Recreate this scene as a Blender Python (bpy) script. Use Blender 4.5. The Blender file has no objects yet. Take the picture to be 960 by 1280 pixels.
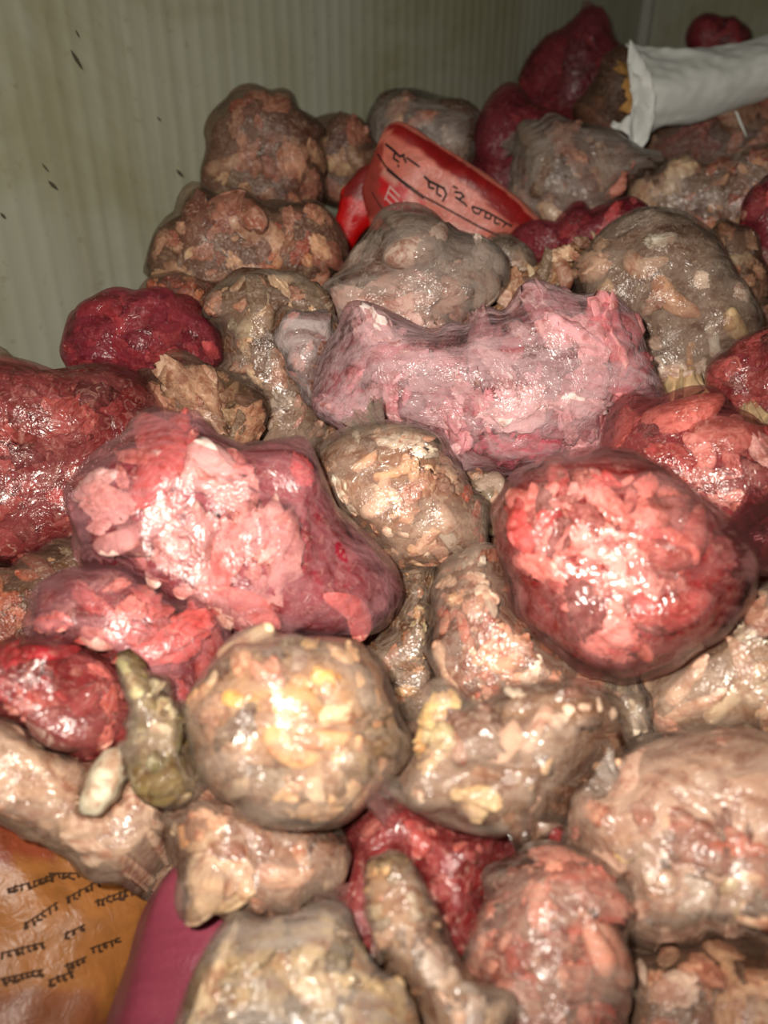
import bpy, bmesh, math, random
import numpy as np
from mathutils import Vector, Matrix
from mathutils.bvhtree import BVHTree

# ---------------------------------------------------------------- camera, light, exposure
SC = bpy.context.scene
COL = SC.collection
W, H, FPX = 960, 1280, 1000.0
PITCH = math.radians(30)
CAM = np.array([0.0, 0.0, 1.5])
FWD = np.array([0, math.cos(PITCH), -math.sin(PITCH)])
RGT = np.array([1.0, 0, 0])
UPV = np.array([0, math.sin(PITCH), math.cos(PITCH)])

cam = bpy.data.cameras.new('camera')
cam.sensor_fit = 'VERTICAL'
cam.sensor_height = 24.0
cam.lens = 24.0 * FPX / H
cam.clip_start = 0.02
camo = bpy.data.objects.new('camera', cam)
COL.objects.link(camo)
camo.matrix_world = Matrix(((RGT[0], UPV[0], -FWD[0], CAM[0]), (RGT[1], UPV[1], -FWD[1], CAM[1]),
                            (RGT[2], UPV[2], -FWD[2], CAM[2]), (0, 0, 0, 1)))
SC.camera = camo
cam.dof.use_dof = True
cam.dof.focus_distance = 1.15
cam.dof.aperture_fstop = 1.5

world = bpy.data.worlds.new('world')
SC.world = world
world.use_nodes = True
bg = world.node_tree.nodes['Background']
bg.inputs[0].default_value = (0.80, 0.82, 0.72, 1)
bg.inputs[1].default_value = 0.045

def lamp(name, kind, loc, energy, color, target=None, **kw):
    l = bpy.data.lights.new(name, kind)
    l.energy = energy
    l.color = color
    for k, v in kw.items():
        setattr(l, k, v)
    o = bpy.data.objects.new(name, l)
    COL.objects.link(o)
    o.location = loc
    if target is not None:
        o.rotation_euler = (Vector(target) - Vector(loc)).to_track_quat('-Z', 'Y').to_euler()
    return o

# the phone's flash, beside its lens; the dim cold-room tube overhead
lamp('phone_flash', 'SPOT', (-0.06, 0.01, 1.56), 74.0, (1.0, 0.90, 0.79), target=(0.03, 1.30, 0.99),
     spot_size=math.radians(124), spot_blend=1.0, shadow_soft_size=0.012)
lamp('ceiling_tube', 'AREA', (-0.1, 0.7, 2.75), 2.5, (1.0, 0.93, 0.78), target=(0.0, 0.9, 0.0),
     shape='RECTANGLE', size=1.3, size_y=0.15)

SC.view_settings.view_transform = 'Standard'
SC.view_settings.look = 'None'
SC.view_settings.gamma = 1.0
SC.view_settings.use_curve_mapping = False
SC.view_settings.exposure = 0.0
SC.cycles.transparent_max_bounces = 24
SC.cycles.max_bounces = 6
SC.cycles.sample_clamp_indirect = 4.0

# ---------------------------------------------------------------- helpers
def lin(c):
    out = []
    for x in c[:3]:
        x = x / 255.0
        out.append(x / 12.92 if x <= 0.04045 else ((x + 0.055) / 1.055) ** 2.4)
    return (out[0], out[1], out[2], 1.0)

def ray(u, v):
    return FWD + (u - 480.0) / FPX * RGT - (v - 640.0) / FPX * UPV

def pt(u, v, d):
    return CAM + d * ray(u, v)

_DV = [-200, 0, 100, 200, 300, 400, 500, 600, 700, 800, 900, 1000, 1100, 1200, 1400]
_DD = [3.3, 2.70, 2.34, 2.0, 1.74, 1.52, 1.34, 1.20, 1.10, 1.02, 0.95, 0.89, 0.84, 0.80, 0.74]
def heap_d(v):
    return float(np.interp(v, _DV, _DD))

class Noise:
    """a smooth pseudo-noise: sums of sines in random directions"""
    def __init__(self, seed, freq, n=14):
        r = np.random.RandomState(seed)
        k = r.normal(size=(n, 3))
        k /= np.linalg.norm(k, axis=1)[:, None]
        self.k = k * (freq * 2 * math.pi * r.uniform(0.6, 1.4, (n, 1)))
        self.p = r.uniform(0, 2 * math.pi, n)
        self.n = n
    def __call__(self, P):
        return np.sin(P @ self.k.T + self.p).sum(axis=1) / math.sqrt(self.n) * 0.9

_ico = {}
def ico(sub):
    if sub not in _ico:
        bm = bmesh.new()
        bmesh.ops.create_icosphere(bm, subdivisions=sub, radius=1.0)
        vs = np.array([v.co[:] for v in bm.verts])
        vs /= np.linalg.norm(vs, axis=1)[:, None]
        fs = np.array([[v.index for v in f.verts] for f in bm.faces])
        es = np.array([[e.verts[0].index, e.verts[1].index] for e in bm.edges])
        bm.free()
        _ico[sub] = (vs, fs, es)
    return _ico[sub]

def smooth(P, es, it, lam=0.5):
    n = len(P)
    deg = np.bincount(es.ravel(), minlength=n)[:, None]
    for _ in range(it):
        acc = np.zeros_like(P)
        for c in range(3):
            acc[:, c] = np.bincount(es[:, 0], P[es[:, 1], c], n) + np.bincount(es[:, 1], P[es[:, 0], c], n)
        P = P + lam * (acc / deg - P)
    return P

def normals(P, fs):
    a, b, c = P[fs[:, 0]], P[fs[:, 1]], P[fs[:, 2]]
    fn = np.cross(b - a, c - a)
    N = np.zeros_like(P)
    for k in range(3):
        for c_ in range(3):
            N[:, c_] += np.bincount(fs[:, k], fn[:, c_], len(P))
    return N / (np.linalg.norm(N, axis=1)[:, None] + 1e-12)

def mesh_np(name, P, fs, mat, parent=None, colors=None, shade=True):
    me = bpy.data.meshes.new(name)
    me.from_pydata(P.tolist() if hasattr(P, 'tolist') else P, [], fs.tolist() if hasattr(fs, 'tolist') else fs)
    if shade:
        me.polygons.foreach_set('use_smooth', [True] * len(me.polygons))
    if colors is not None:
        at = me.color_attributes.new('tone', 'FLOAT_COLOR', 'POINT')
        c4 = np.ones((len(P), 4))
        c4[:, :3] = colors
        at.data.foreach_set('color', c4.ravel())
    if mat:
        me.materials.append(mat)
    o = bpy.data.objects.new(name, me)
    COL.objects.link(o)
    if parent:
        o.parent = parent
    return o

def tag(o, label=None, cat=None, group=None, kind=None):
    if label: o['label'] = label
    if cat: o['category'] = cat
    if group: o['group'] = group
    if kind: o['kind'] = kind
    return o

# ---------------------------------------------------------------- materials
class M:
    def __init__(self, name):
        self.m = bpy.data.materials.new(name)
        self.m.use_nodes = True
        self.t = self.m.node_tree
        self.t.nodes.clear()
        self.out = self.n('ShaderNodeOutputMaterial')
    def n(self, typ, **kw):
        nd = self.t.nodes.new(typ)
        for k, v in kw.items():
            setattr(nd, k, v)
        return nd
    def l(self, a, b):
        self.t.links.new(a, b)
    def noise(self, vec, scale, detail=3, rough=0.55, dist=0.0):
        nd = self.n('ShaderNodeTexNoise')
        nd.inputs['Scale'].default_value = scale
        nd.inputs['Detail'].default_value = detail
        nd.inputs['Roughness'].default_value = rough
        nd.inputs['Distortion'].default_value = dist
        if vec is not None: self.l(vec, nd.inputs['Vector'])
        return nd.outputs['Fac']
    def ramp(self, fac, stops):
        nd = self.n('ShaderNodeValToRGB')
        e = nd.color_ramp.elements
        while len(e) < len(stops): e.new(0.5)
        for i, (p, c) in enumerate(stops):
            e[i].position = p
            e[i].color = c if len(c) == 4 else (*c, 1)
        self.l(fac, nd.inputs[0])
        return nd.outputs[0]
    def math(self, op, a, b=None, clamp=False):
        nd = self.n('ShaderNodeMath', operation=op, use_clamp=clamp)
        for i, x in enumerate((a, b)):
            if x is None: continue
            if isinstance(x, (int, float)): nd.inputs[i].default_value = x
            else: self.l(x, nd.inputs[i])
        return nd.outputs[0]
    def mix(self, fac, a, b, mode='MIX'):
        nd = self.n('ShaderNodeMix', data_type='RGBA', blend_type=mode)
        for s, x in ((nd.inputs[0], fac), (nd.inputs[6], a), (nd.inputs[7], b)):
            if isinstance(x, (int, float)): s.default_value = x
            elif isinstance(x, tuple): s.default_value = x
            else: self.l(x, s)
        return nd.outputs[2]
    def coord(self, scale=(1, 1, 1), rot=(0, 0, 0), which='Object'):
        tc = self.n('ShaderNodeTexCoord')
        mp = self.n('ShaderNodeMapping')
        mp.inputs['Scale'].default_value = scale
        mp.inputs['Rotation'].default_value = rot
        self.l(tc.outputs[which], mp.inputs[0])
        return mp.outputs[0]
    def bump(self, h, strength, dist, nrm=None):
        nd = self.n('ShaderNodeBump')
        nd.inputs['Strength'].default_value = strength
        nd.inputs['Distance'].default_value = dist
        self.l(h, nd.inputs['Height'])
        if nrm is not None: self.l(nrm, nd.inputs['Normal'])
        return nd.outputs[0]
    def principled(self, base, rough=0.5, nrm=None, spec=0.5):
        nd = self.n('ShaderNodeBsdfPrincipled')
        if isinstance(base, tuple): nd.inputs['Base Color'].default_value = base
        else: self.l(base, nd.inputs['Base Color'])
        if isinstance(rough, (int, float)): nd.inputs['Roughness'].default_value = rough
        else: self.l(rough, nd.inputs['Roughness'])
        nd.inputs['Specular IOR Level'].default_value = spec
        if nrm is not None: self.l(nrm, nd.inputs['Normal'])
        return nd.outputs[0]
    def done(self, sh):
        self.l(sh, self.out.inputs[0])
        return self.m

def meat_material():
    """frozen flesh: the piece's own colour with fatty streaks and darker, bloodier blotches"""
    m = M('frozen_meat')
    oi = m.n('ShaderNodeObjectInfo')
    tc = m.n('ShaderNodeTexCoord')
    geo = m.n('ShaderNodeNewGeometry')
    add = m.n('ShaderNodeVectorMath', operation='ADD')
    m.l(geo.outputs['Position'], add.inputs[0])
    rv = m.n('ShaderNodeVectorMath', operation='SCALE')
    m.l(oi.outputs['Location'], rv.inputs[0]); rv.inputs['Scale'].default_value = 3.7
    m.l(rv.outputs[0], add.inputs[1])
    vec = add.outputs[0]
    n1 = m.noise(vec, 24, 4, 0.6, 1.8)
    n2 = m.noise(vec, 62, 3, 0.6, 2.2)
    dark = m.mix(1.0, oi.outputs['Color'], (0.58, 0.40, 0.36, 1), 'MULTIPLY')
    c = m.mix(m.ramp(n1, [(0.40, (1, 1, 1)), (0.56, (0, 0, 0))]), oi.outputs['Color'], dark)
    pale = m.mix(0.5, oi.outputs['Color'], (0.86, 0.74, 0.58, 1))
    c = m.mix(m.ramp(n2, [(0.52, (0, 0, 0)), (0.68, (.6, .6, .6))]), c, pale)
    b = m.bump(n2, 0.5, 0.003)
    b = m.bump(m.noise(vec, 300, 2), 0.25, 0.001, b)
    return m.done(m.principled(c, 0.5, b, 0.35))

def film_material(name, tint, haze, h0, h1, rough=0.16, bump=0.55, seed=0.0, hscale=14, gloss=1.0):
    """thin plastic: tinted see-through, patches of frost and cloudy folds, a sharp wet gloss over crinkles"""
    m = M(name)
    vec = m.coord((1, 1, 1), (0.3 + seed, 0.5, 0.2))
    v2 = m.coord((0.35, 1.6, 1.0), (0.4, 0.2 + seed, 0.9))
    n1 = m.noise(vec, 42, 3, 0.55, 1.6)
    ridge = m.math('ABSOLUTE', m.math('SUBTRACT', n1, 0.5))
    n2 = m.noise(v2, 150, 2, 0.5, 0.8)
    ridge2 = m.math('ABSOLUTE', m.math('SUBTRACT', n2, 0.5))
    b = m.bump(ridge, bump, 0.010)
    b = m.bump(ridge2, bump * 0.4, 0.002, b)
    hz = m.noise(v2, hscale, 3, 0.6, 0.9)
    hz = m.math('ADD', m.math('MULTIPLY', hz, 0.6), m.math('MULTIPLY', m.noise(m.coord((0.25, 2.2, 0.8), (0.9, 0.3, 0.5 + seed)), hscale * 5, 2, 0.5, 0.5), 0.4))
    fac = m.ramp(hz, [(0.42, (h0, h0, h0)), (0.62, (h1, h1, h1))])
    tr = m.n('ShaderNodeBsdfTransparent'); tr.inputs[0].default_value = tint
    df = m.n('ShaderNodeBsdfDiffuse'); df.inputs[0].default_value = haze
    m.l(b, df.inputs['Normal'])
    mx = m.n('ShaderNodeMixShader')
    m.l(fac, mx.inputs[0]); m.l(tr.outputs[0], mx.inputs[1]); m.l(df.outputs[0], mx.inputs[2])
    gl = m.n('ShaderNodeBsdfGlossy'); gl.inputs['Roughness'].default_value = rough
    m.l(b, gl.inputs['Normal'])
    fr = m.n('ShaderNodeFresnel'); fr.inputs[0].default_value = 1.5
    m.l(b, fr.inputs['Normal'])
    f2 = m.math('MINIMUM', m.math('MULTIPLY', fr.outputs[0], gloss * 1.2), 0.45)
    mx2 = m.n('ShaderNodeMixShader')
    m.l(f2, mx2.inputs[0]); m.l(mx.outputs[0], mx2.inputs[1]); m.l(gl.outputs[0], mx2.inputs[2])
    return m.done(mx2.outputs[0])

def print_material(name, rough=0.4, bump=0.3, spec=0.4):
    """printed or dyed plastic: the print is a colour attribute"""
    m = M(name)
    at = m.n('ShaderNodeAttribute'); at.attribute_name = 'tone'
    vec = m.coord()
    n = m.noise(vec, 30, 4, 0.6, 0.8)
    c = m.mix(m.ramp(n, [(0.35, (0.72, 0.72, 0.72)), (0.65, (1.1, 1.1, 1.1))]), (0, 0, 0, 1), at.outputs['Color'])
    c = m.mix(1.0, at.outputs['Color'], m.ramp(n, [(0.35, (0.72, 0.72, 0.72)), (0.65, (1.0, 1.0, 1.0))]), 'MULTIPLY')
    b = m.bump(m.math('ABSOLUTE', m.math('SUBTRACT', m.noise(vec, 60, 3, 0.5, 1.0), 0.5)), bump, 0.006)
    return m.done(m.principled(c, rough, b, spec))

def plain_material(name, col, rough=0.6, var=0.2, scale=25, bump=0.2, spec=0.4):
    m = M(name)
    vec = m.coord()
    n = m.noise(vec, scale, 4, 0.6, 0.6)
    lo = tuple(x * (1 - var) for x in col[:3]); hi = tuple(min(1, x * (1 + var * 0.5)) for x in col[:3])
    c = m.ramp(n, [(0.35, lo), (0.65, hi)])
    b = m.bump(n, bump, 0.004)
    return m.done(m.principled(c, rough, b, spec))

MEAT = meat_material()
FILM = {
    'clear':   film_material('clear_film', (0.96, 0.94, 0.91, 1), lin((200, 178, 160)), 0.03, 0.34, rough=0.2, seed=0.1, bump=0.45, gloss=0.8),
    'cloudy':  film_material('cloudy_film', (0.95, 0.93, 0.91, 1), lin((190, 176, 166)), 0.05, 0.50, seed=0.7, hscale=10),
    'frosted': film_material('frosted_film', (0.95, 0.92, 0.92, 1), lin((215, 198, 196)), 0.12, 0.62, seed=1.3, hscale=16),
    'dull':    film_material('dull_film', (0.93, 0.88, 0.83, 1), lin((150, 118, 100)), 0.04, 0.32, rough=0.3, seed=2.1, gloss=0.5),
    'red':     film_material('red_film', (0.95, 0.78, 0.78, 1), lin((186, 96, 96)), 0.04, 0.32, rough=0.2, seed=0.4, bump=0.5),
    'gloss':   film_material('gloss_red_film', (0.97, 0.76, 0.76, 1), lin((226, 160, 156)), 0.02, 0.22, rough=0.14, seed=0.9, bump=0.4, gloss=0.9),
    'crimson': film_material('crimson_film', (0.92, 0.60, 0.65, 1), lin((160, 62, 78)), 0.08, 0.40, rough=0.22, seed=1.7, gloss=0.7),
    'rose':    film_material('rose_film', (0.96, 0.80, 0.82, 1), lin((214, 150, 156)), 0.04, 0.34, rough=0.27, seed=2.9, bump=0.4),
    'pink':    film_material('pink_film', (0.96, 0.80, 0.83, 1), lin((228, 192, 196)), 0.08, 0.50, rough=0.2, seed=2.4, hscale=18, gloss=0.8),
}
# ---------------------------------------------------------------- the setting
W1 = np.array([-0.744, 1.486]); W2 = np.array([0.977, 3.52])          # foot of the long ribbed wall, and the far corner
WD = (W2 - W1) / np.linalg.norm(W2 - W1)
WN = np.array([WD[1], -WD[0]])                                        # into the room

def wall_material():
    m = M('enamelled_panel')
    vec = m.coord((1, 1, 1), which='Object')
    n = m.noise(vec, 2.2, 5, 0.65, 0.6)
    c = m.ramp(n, [(0.35, lin((150, 150, 122))), (0.5, lin((164, 166, 146))), (0.7, lin((172, 175, 160)))])
    st = m.noise(m.coord((14, 14, 0.5)), 1.0, 4, 0.6, 0.3)
    c = m.mix(m.ramp(st, [(0.52, (0, 0, 0)), (0.72, (.30, .30, .30))]), c, lin((120, 112, 72)))
    sp = m.noise(vec, 26, 3, 0.7)
    c = m.mix(m.ramp(sp, [(0.62, (0, 0, 0)), (0.75, (.35, .35, .35))]), c, lin((110, 100, 70)))
    sep = m.n('ShaderNodeSeparateXYZ'); m.l(vec, sep.inputs[0])
    low = m.ramp(m.math('ADD', sep.outputs[2], m.math('MULTIPLY', m.math('SUBTRACT', n, 0.5), 0.8)),
                 [(0.98, (.55, .55, .55)), (1.0, (0, 0, 0))])
    c = m.mix(m.math('MULTIPLY', low, m.math('MULTIPLY', n, 1.0)), c, lin((168, 160, 96)))
    return m.done(m.principled(c, 0.55, m.bump(n, 0.1, 0.004), 0.25))

WALLM = wall_material()

def ribbed_wall(name, a, b, inward, z1, rib=0.042, depth=0.0013, thick=0.08):
    """a sheet-steel panel wall: shallow trapezoid ribs, each with its edges, extruded upright"""
    L = np.linalg.norm(b - a); d = (b - a) / L
    prof = []
    s = 0.0
    while s < L:
        for k in range(8):
            f = k / 8
            if s + f * rib < L: prof.append((s + f * rib, depth * (0.5 - 0.5 * math.cos(2 * math.pi * f)) ** 2))
        s += rib
    prof.append((L, 0.0))
    P, F = [], []
    for s, h in prof:
        q = a + d * s - inward * (depth - h)
        P += [(q[0], q[1], 0.0), (q[0], q[1], z1)]
    n = len(prof)
    for s in (L, 0.0):
        q = a + d * s - inward * thick
        P += [(q[0], q[1], 0.0), (q[0], q[1], z1)]
    for i in range(n - 1):
        F.append([2 * i, 2 * i + 2, 2 * i + 3, 2 * i + 1])
    m = 2 * n
    F += [[2 * n - 2, m, m + 1, 2 * n - 1], [m, m + 2, m + 3, m + 1], [m + 2, 0, 1, m + 3]]
    return tag(mesh_np(name, P, F, WALLM, shade=True), kind='structure')

Wa = W1 - WD * 1.6
Wc = W2 + WN * 2.6
wall_left = ribbed_wall('wall_left', Wa, W2, WN, 3.0)
wall_back = ribbed_wall('wall_back', W2, Wc, -WD, 3.0)

def box(name, lo, hi, mat, parent=None, rotz=0.0, loc=(0, 0, 0)):
    bm = bmesh.new()
    bmesh.ops.create_cube(bm, size=1.0)
    for v in bm.verts:
        v.co = Vector([lo[i] + (v.co[i] + 0.5) * (hi[i] - lo[i]) for i in range(3)])
    bmesh.ops.bevel(bm, geom=list(bm.edges), offset=0.002, segments=1, affect='EDGES')
    me = bpy.data.meshes.new(name); bm.to_mesh(me); bm.free()
    me.materials.append(mat)
    o = bpy.data.objects.new(name, me); COL.objects.link(o)
    o.location = loc; o.rotation_euler = (0, 0, rotz)
    if parent: o.parent = parent
    return o

FLOORM = plain_material('wet_concrete', lin((105, 98, 90)), 0.5, 0.35, 6)
fl = box('floor', (-3, -1.5, -0.1), (4, 5.5, 0.0), FLOORM); tag(fl, kind='structure')
TRIMM = plain_material('corner_strip', lin((176, 176, 168)), 0.45, 0.08, 8, 0.05)
ang = math.atan2(WD[1], WD[0])
tr = box('trim_1', (-0.018, -0.018, 0), (0.018, 0.018, 3.0), TRIMM, rotz=ang,
         loc=(W2[0] - WD[0] * 0.016 + WN[0] * 0.016, W2[1] - WD[1] * 0.016 + WN[1] * 0.016, 0))
tag(tr, kind='structure')

SCUFF = plain_material('dark_scuff', lin((74, 70, 56)), 0.8, 0.2, 60)
def on_wall(u, v, lift=0.0004):
    r = ray(u, v)
    d = ((W1 - CAM[:2]) @ WN) / (r[:2] @ WN)
    p = CAM + r * d
    return p + np.array([WN[0], WN[1], 0]) * lift
def scuff(u1, v1, u2, v2, w):
    a, b = on_wall(u1, v1), on_wall(u2, v2)
    t = (b - a) / np.linalg.norm(b - a)
    s = np.cross(t, [WN[0], WN[1], 0])
    P = []
    for f, k in ((0, 0.1), (0.25, 0.8), (0.5, 1.0), (0.75, 0.7), (1, 0.1)):
        c = a + (b - a) * f
        P += [c + s * w * k, c - s * w * k]
    P = np.array(P)
    F = np.array([[2 * i, 2 * i + 2, 2 * i + 3, 2 * i + 1] for i in range(4)])
    o = mesh_np('scuff_mark', P, F, SCUFF, wall_left)
for a in ((88, 62, 104, 88, .004), (94, 37, 100, 48, .002), (220, 212, 230, 222, .004), (60, 226, 73, 238, .004),
          (52, 204, 62, 216, .002), (0, 266, 8, 274, .003), (196, 146, 202, 152, .002)):
    scuff(*a)

# ---------------------------------------------------------------- shared shapes of the frozen pieces
def piece_mesh(kind, seed):
    vs, fs, es = ico(4)
    P = vs.copy()
    if kind == 'meat_piece':
        n1, n2, n3, n4 = Noise(seed, 0.35), Noise(seed + 50, 0.8), Noise(seed + 90, 1.7), Noise(seed + 120, 3.5)
        q = vs + 0.25 * np.stack([n2(vs), n2(vs + 3), n2(vs + 7)], 1)
        r = 0.84 + 0.26 * n1(q) - 0.30 * np.abs(n2(q)) - 0.12 * np.abs(n3(q)) + 0.03 * n4(vs)
        P = vs * np.clip(r, 0.25, 1.05)[:, None]
    elif kind == 'bone_piece':
        n1 = Noise(seed, 0.8)
        x = vs[:, 0]
        w = 0.55 + 0.42 * np.abs(x) ** 2 + 0.06 * n1(vs)
        yz = vs[:, 1:] / (np.linalg.norm(vs[:, 1:], axis=1)[:, None] + 1e-9)
        prof = np.sqrt(np.clip(1 - np.abs(x) ** 5, 0, 1)) * w
        P = np.stack([x, yz[:, 0] * prof, yz[:, 1] * prof], 1)
        P[:, 2] += 0.12 * np.cos(x * 1.6) - 0.05
    elif kind == 'wing_piece':
        n1 = Noise(seed, 0.6)
        x = vs[:, 0]
        yz = vs[:, 1:] / (np.linalg.norm(vs[:, 1:], axis=1)[:, None] + 1e-9)
        w = 0.95 - 0.45 * (x * 0.5 + 0.5) + 0.12 * n1(vs)
        prof = np.sqrt(np.clip(1 - np.abs(x) ** 3, 0, 1)) * w
        P = np.stack([x, yz[:, 0] * prof + 0.45 * (x * x - 0.4), yz[:, 1] * prof * 0.9], 1)
    elif kind == 'skin_piece':
        n1, n2 = Noise(seed, 0.5), Noise(seed + 3, 1.3)
        P = vs * (0.9 + 0.2 * n1(vs) - 0.35 * np.abs(n2(vs)) - 0.08 * np.abs(Noise(seed + 8, 3)(vs)))[:, None]
        P[:, 2] += 0.25 * n1(vs * 1.3)
    me = bpy.data.meshes.new(kind)
    me.from_pydata(P.tolist(), [], fs.tolist())
    me.polygons.foreach_set('use_smooth', [True] * len(me.polygons))
    me.materials.append(MEAT)
    return me
SHAPES = {'meat_piece': [piece_mesh('meat_piece', 100 + i) for i in range(12)],
          'bone_piece': [piece_mesh('bone_piece', 200 + i) for i in range(4)],
          'wing_piece': [piece_mesh('wing_piece', 300 + i) for i in range(4)],
          'skin_piece': [piece_mesh('skin_piece', 400 + i) for i in range(4)]}

PAL = {
    'pale':  [(230, 192, 168), (220, 176, 150), (238, 210, 188), (208, 154, 132), (226, 182, 146), (196, 138, 118), (240, 220, 200), (220, 168, 136)],
    'brown': [(204, 156, 132), (188, 134, 114), (214, 174, 148), (172, 116, 100), (220, 182, 152), (194, 122, 106), (164, 120, 102)],
    'tan':   [(220, 188, 156), (206, 170, 138), (192, 150, 122), (228, 204, 168), (184, 132, 108), (214, 174, 146)],
    'rust':  [(180, 98, 74), (200, 118, 86), (208, 140, 102), (166, 82, 68), (216, 164, 124)],
    'rosy':  [(240, 200, 190), (234, 178, 168), (246, 218, 208), (224, 156, 148), (238, 190, 176)],
    'flesh': [(222, 146, 134), (208, 122, 114), (232, 168, 156), (196, 100, 96), (226, 156, 138)],
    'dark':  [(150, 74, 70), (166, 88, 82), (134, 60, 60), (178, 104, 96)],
    'marble':[(240, 206, 206), (232, 186, 190), (216, 168, 172), (206, 186, 184), (244, 220, 216), (224, 172, 176)],
    'grey':  [(212, 192, 178), (198, 174, 160), (228, 208, 194), (220, 180, 154), (184, 160, 146)],
}
COUNT = [0]
BAGS = []

class Bag:
    """one tied or open bag lying on the heap: outline, distance and thickness of the bag, then what is frozen in it"""
    def __init__(self, name, label, cat, out, off=0.0, t=None, group=None, vref=None, d=None, seed=None):
        COUNT[0] += 1
        self.seed = COUNT[0] * 13 if seed is None else seed
        self.rng = random.Random(self.seed)
        o = np.array(out, float)
        a2 = 0.5 * np.sum(o[:, 0] * np.roll(o[:, 1], -1) - np.roll(o[:, 0], -1) * o[:, 1])
        cx = np.sum((o[:, 0] + np.roll(o[:, 0], -1)) * (o[:, 0] * np.roll(o[:, 1], -1) - np.roll(o[:, 0], -1) * o[:, 1])) / (6 * a2)
        cy = np.sum((o[:, 1] + np.roll(o[:, 1], -1)) * (o[:, 0] * np.roll(o[:, 1], -1) - np.roll(o[:, 0], -1) * o[:, 1])) / (6 * a2)
        self.uc, self.vc = cx, cy
        self.d = (heap_d(cy if vref is None else vref) if d is None else d) + off
        r0 = ray(cx, cy); self.dist = self.d * np.linalg.norm(r0)
        self.C = CAM + self.d * r0
        self.N = -r0 / np.linalg.norm(r0)
        self.X = RGT - self.N * (RGT @ self.N); self.X /= np.linalg.norm(self.X)
        self.Y = np.cross(self.N, self.X)
        pl = np.array([self.plane(u, v) for u, v in o])
        # densify the outline, then read it as a radius per angle
        ths, rs = [], []
        for i in range(len(pl)):
            for f in np.linspace(0, 1, 12, endpoint=False):
                q = pl[i] * (1 - f) + pl[(i + 1) % len(pl)] * f
                ths.append(math.atan2(q[1], q[0])); rs.append(np.hypot(*q))
        k = np.argsort(ths); ths = np.array(ths)[k]; rs = np.array(rs)[k]
        g = np.linspace(-math.pi, math.pi, 181)
        gr = np.interp(g, np.r_[ths - 2 * math.pi, ths, ths + 2 * math.pi], np.r_[rs, rs, rs])
        for _ in range(2):
            gr[:-1] = (np.roll(gr[:-1], 1) + 2 * gr[:-1] + np.roll(gr[:-1], -1)) / 4
        gr[-1] = gr[0]
        gr = gr * 1.06
        self.g, self.gr = g, gr
        self.rm = float(np.sqrt(np.mean(gr ** 2)))
        self.t = t if t is not None else min(0.105, 0.72 * self.rm)
        self.out = o
        r = bpy.data.objects.new(name, None); COL.objects.link(r)
        self.base = self.C - np.array([0, 0, min(self.rm, 0.8 * self.t)])
        r.location = self.base
        tag(r, label, cat, group)
        self.root = r
        self.balls = []
        self.meshes = []
        self.bits = []
        self.loose = []
        BAGS.append(self)
    def plane(self, u, v):
        r = ray(u, v)
        s = ((self.C - CAM) @ self.N) / (r @ self.N)
        q = CAM + s * r - self.C
        return np.array([q @ self.X, q @ self.Y])
    def rad(self, th):
        return np.interp(th, self.g, self.gr)
    PW = 3.0
    def lump(self, D):
        if not hasattr(self, '_l'):
            self._l = (Noise(self.seed + 61, 0.22), Noise(self.seed + 62, 0.5), Noise(self.seed + 63, 1.0))
        n1, n2, n3 = self._l
        return 1 + 0.045 * n1(D) + 0.06 * (0.55 - np.abs(n2(D))) + 0.035 * (0.55 - np.abs(n3(D)))
    def local(self, P):
        D = P - self.C
        x, y, z = D @ self.X, D @ self.Y, D @ self.N
        return x, y, z, np.hypot(x, y) / self.rad(np.arctan2(y, x))
    def surf(self, u, v, k=1.0):
        """point and outward normal of the bag's base shape seen at a spot"""
        q = self.plane(u, v)
        z = 0.0
        for _ in range(5):
            p = q * (1 - z / self.dist)
            rho = min(0.97, np.hypot(*p) / self.rad(math.atan2(p[1], p[0])))
            z = (1 - rho ** self.PW) ** (1 / self.PW) * self.t
        p = q * (1 - z / self.dist)
        r_ = self.rad(math.atan2(p[1], p[0]))
        rho = min(0.97, np.hypot(*p) / r_); h = np.hypot(*p) + 1e-9
        a_ = rho ** (self.PW - 1) / r_
        n = np.array([p[0] / h * a_, p[1] / h * a_, (z / self.t) ** (self.PW - 1) / self.t]); n /= np.linalg.norm(n)
        dv = np.array([p[0] / r_, p[1] / r_, z / self.t]); dv /= np.linalg.norm(dv)
        k = k * float(self.lump(dv[None])[0])
        Pw = self.C + k * (p[0] * self.X + p[1] * self.Y + z * self.N)
        nw = n[0] * self.X + n[1] * self.Y + n[2] * self.N
        return Pw, nw
    def shape(self, sub, k=1.0, amp=0.0, freq=9.0, seed=0):
        vs, fs, es = ico(sub)
        rho = np.hypot(vs[:, 0], vs[:, 1])
        lum = self.lump(vs)
        vs = vs / ((rho ** self.PW + np.abs(vs[:, 2]) ** self.PW) ** (1 / self.PW))[:, None] * lum[:, None]
        th = np.arctan2(vs[:, 1], vs[:, 0])
        rr = self.rad(th) * k
        P = self.C + (vs[:, 0] * rr)[:, None] * self.X + (vs[:, 1] * rr)[:, None] * self.Y + (vs[:, 2] * self.t * k)[:, None] * self.N
        if amp:
            n1, n2 = Noise(self.seed + seed, freq), Noise(self.seed + seed + 7, freq * 2.3)
            Nn = normals(P, fs)
            P = P + Nn * (amp * (n1(P) - 1.1 * np.abs(n2(P)) + 0.3))[:, None]
        return P, fs, es
    def add(self, name, P, fs, mat, colors=None):
        o = mesh_np(name, P - self.base, fs, mat, self.root, colors)
        self.meshes.append((o, P))
        return o
    def block(self, col, k=0.97, sub=4, amp=0.004, dim=0.92):
        P, fs, es = self.shape(sub, k, amp, 14, 3)
        self.add('frozen_block', P, fs, MEAT).color = lin(tuple(x * dim for x in col))
        return self
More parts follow.
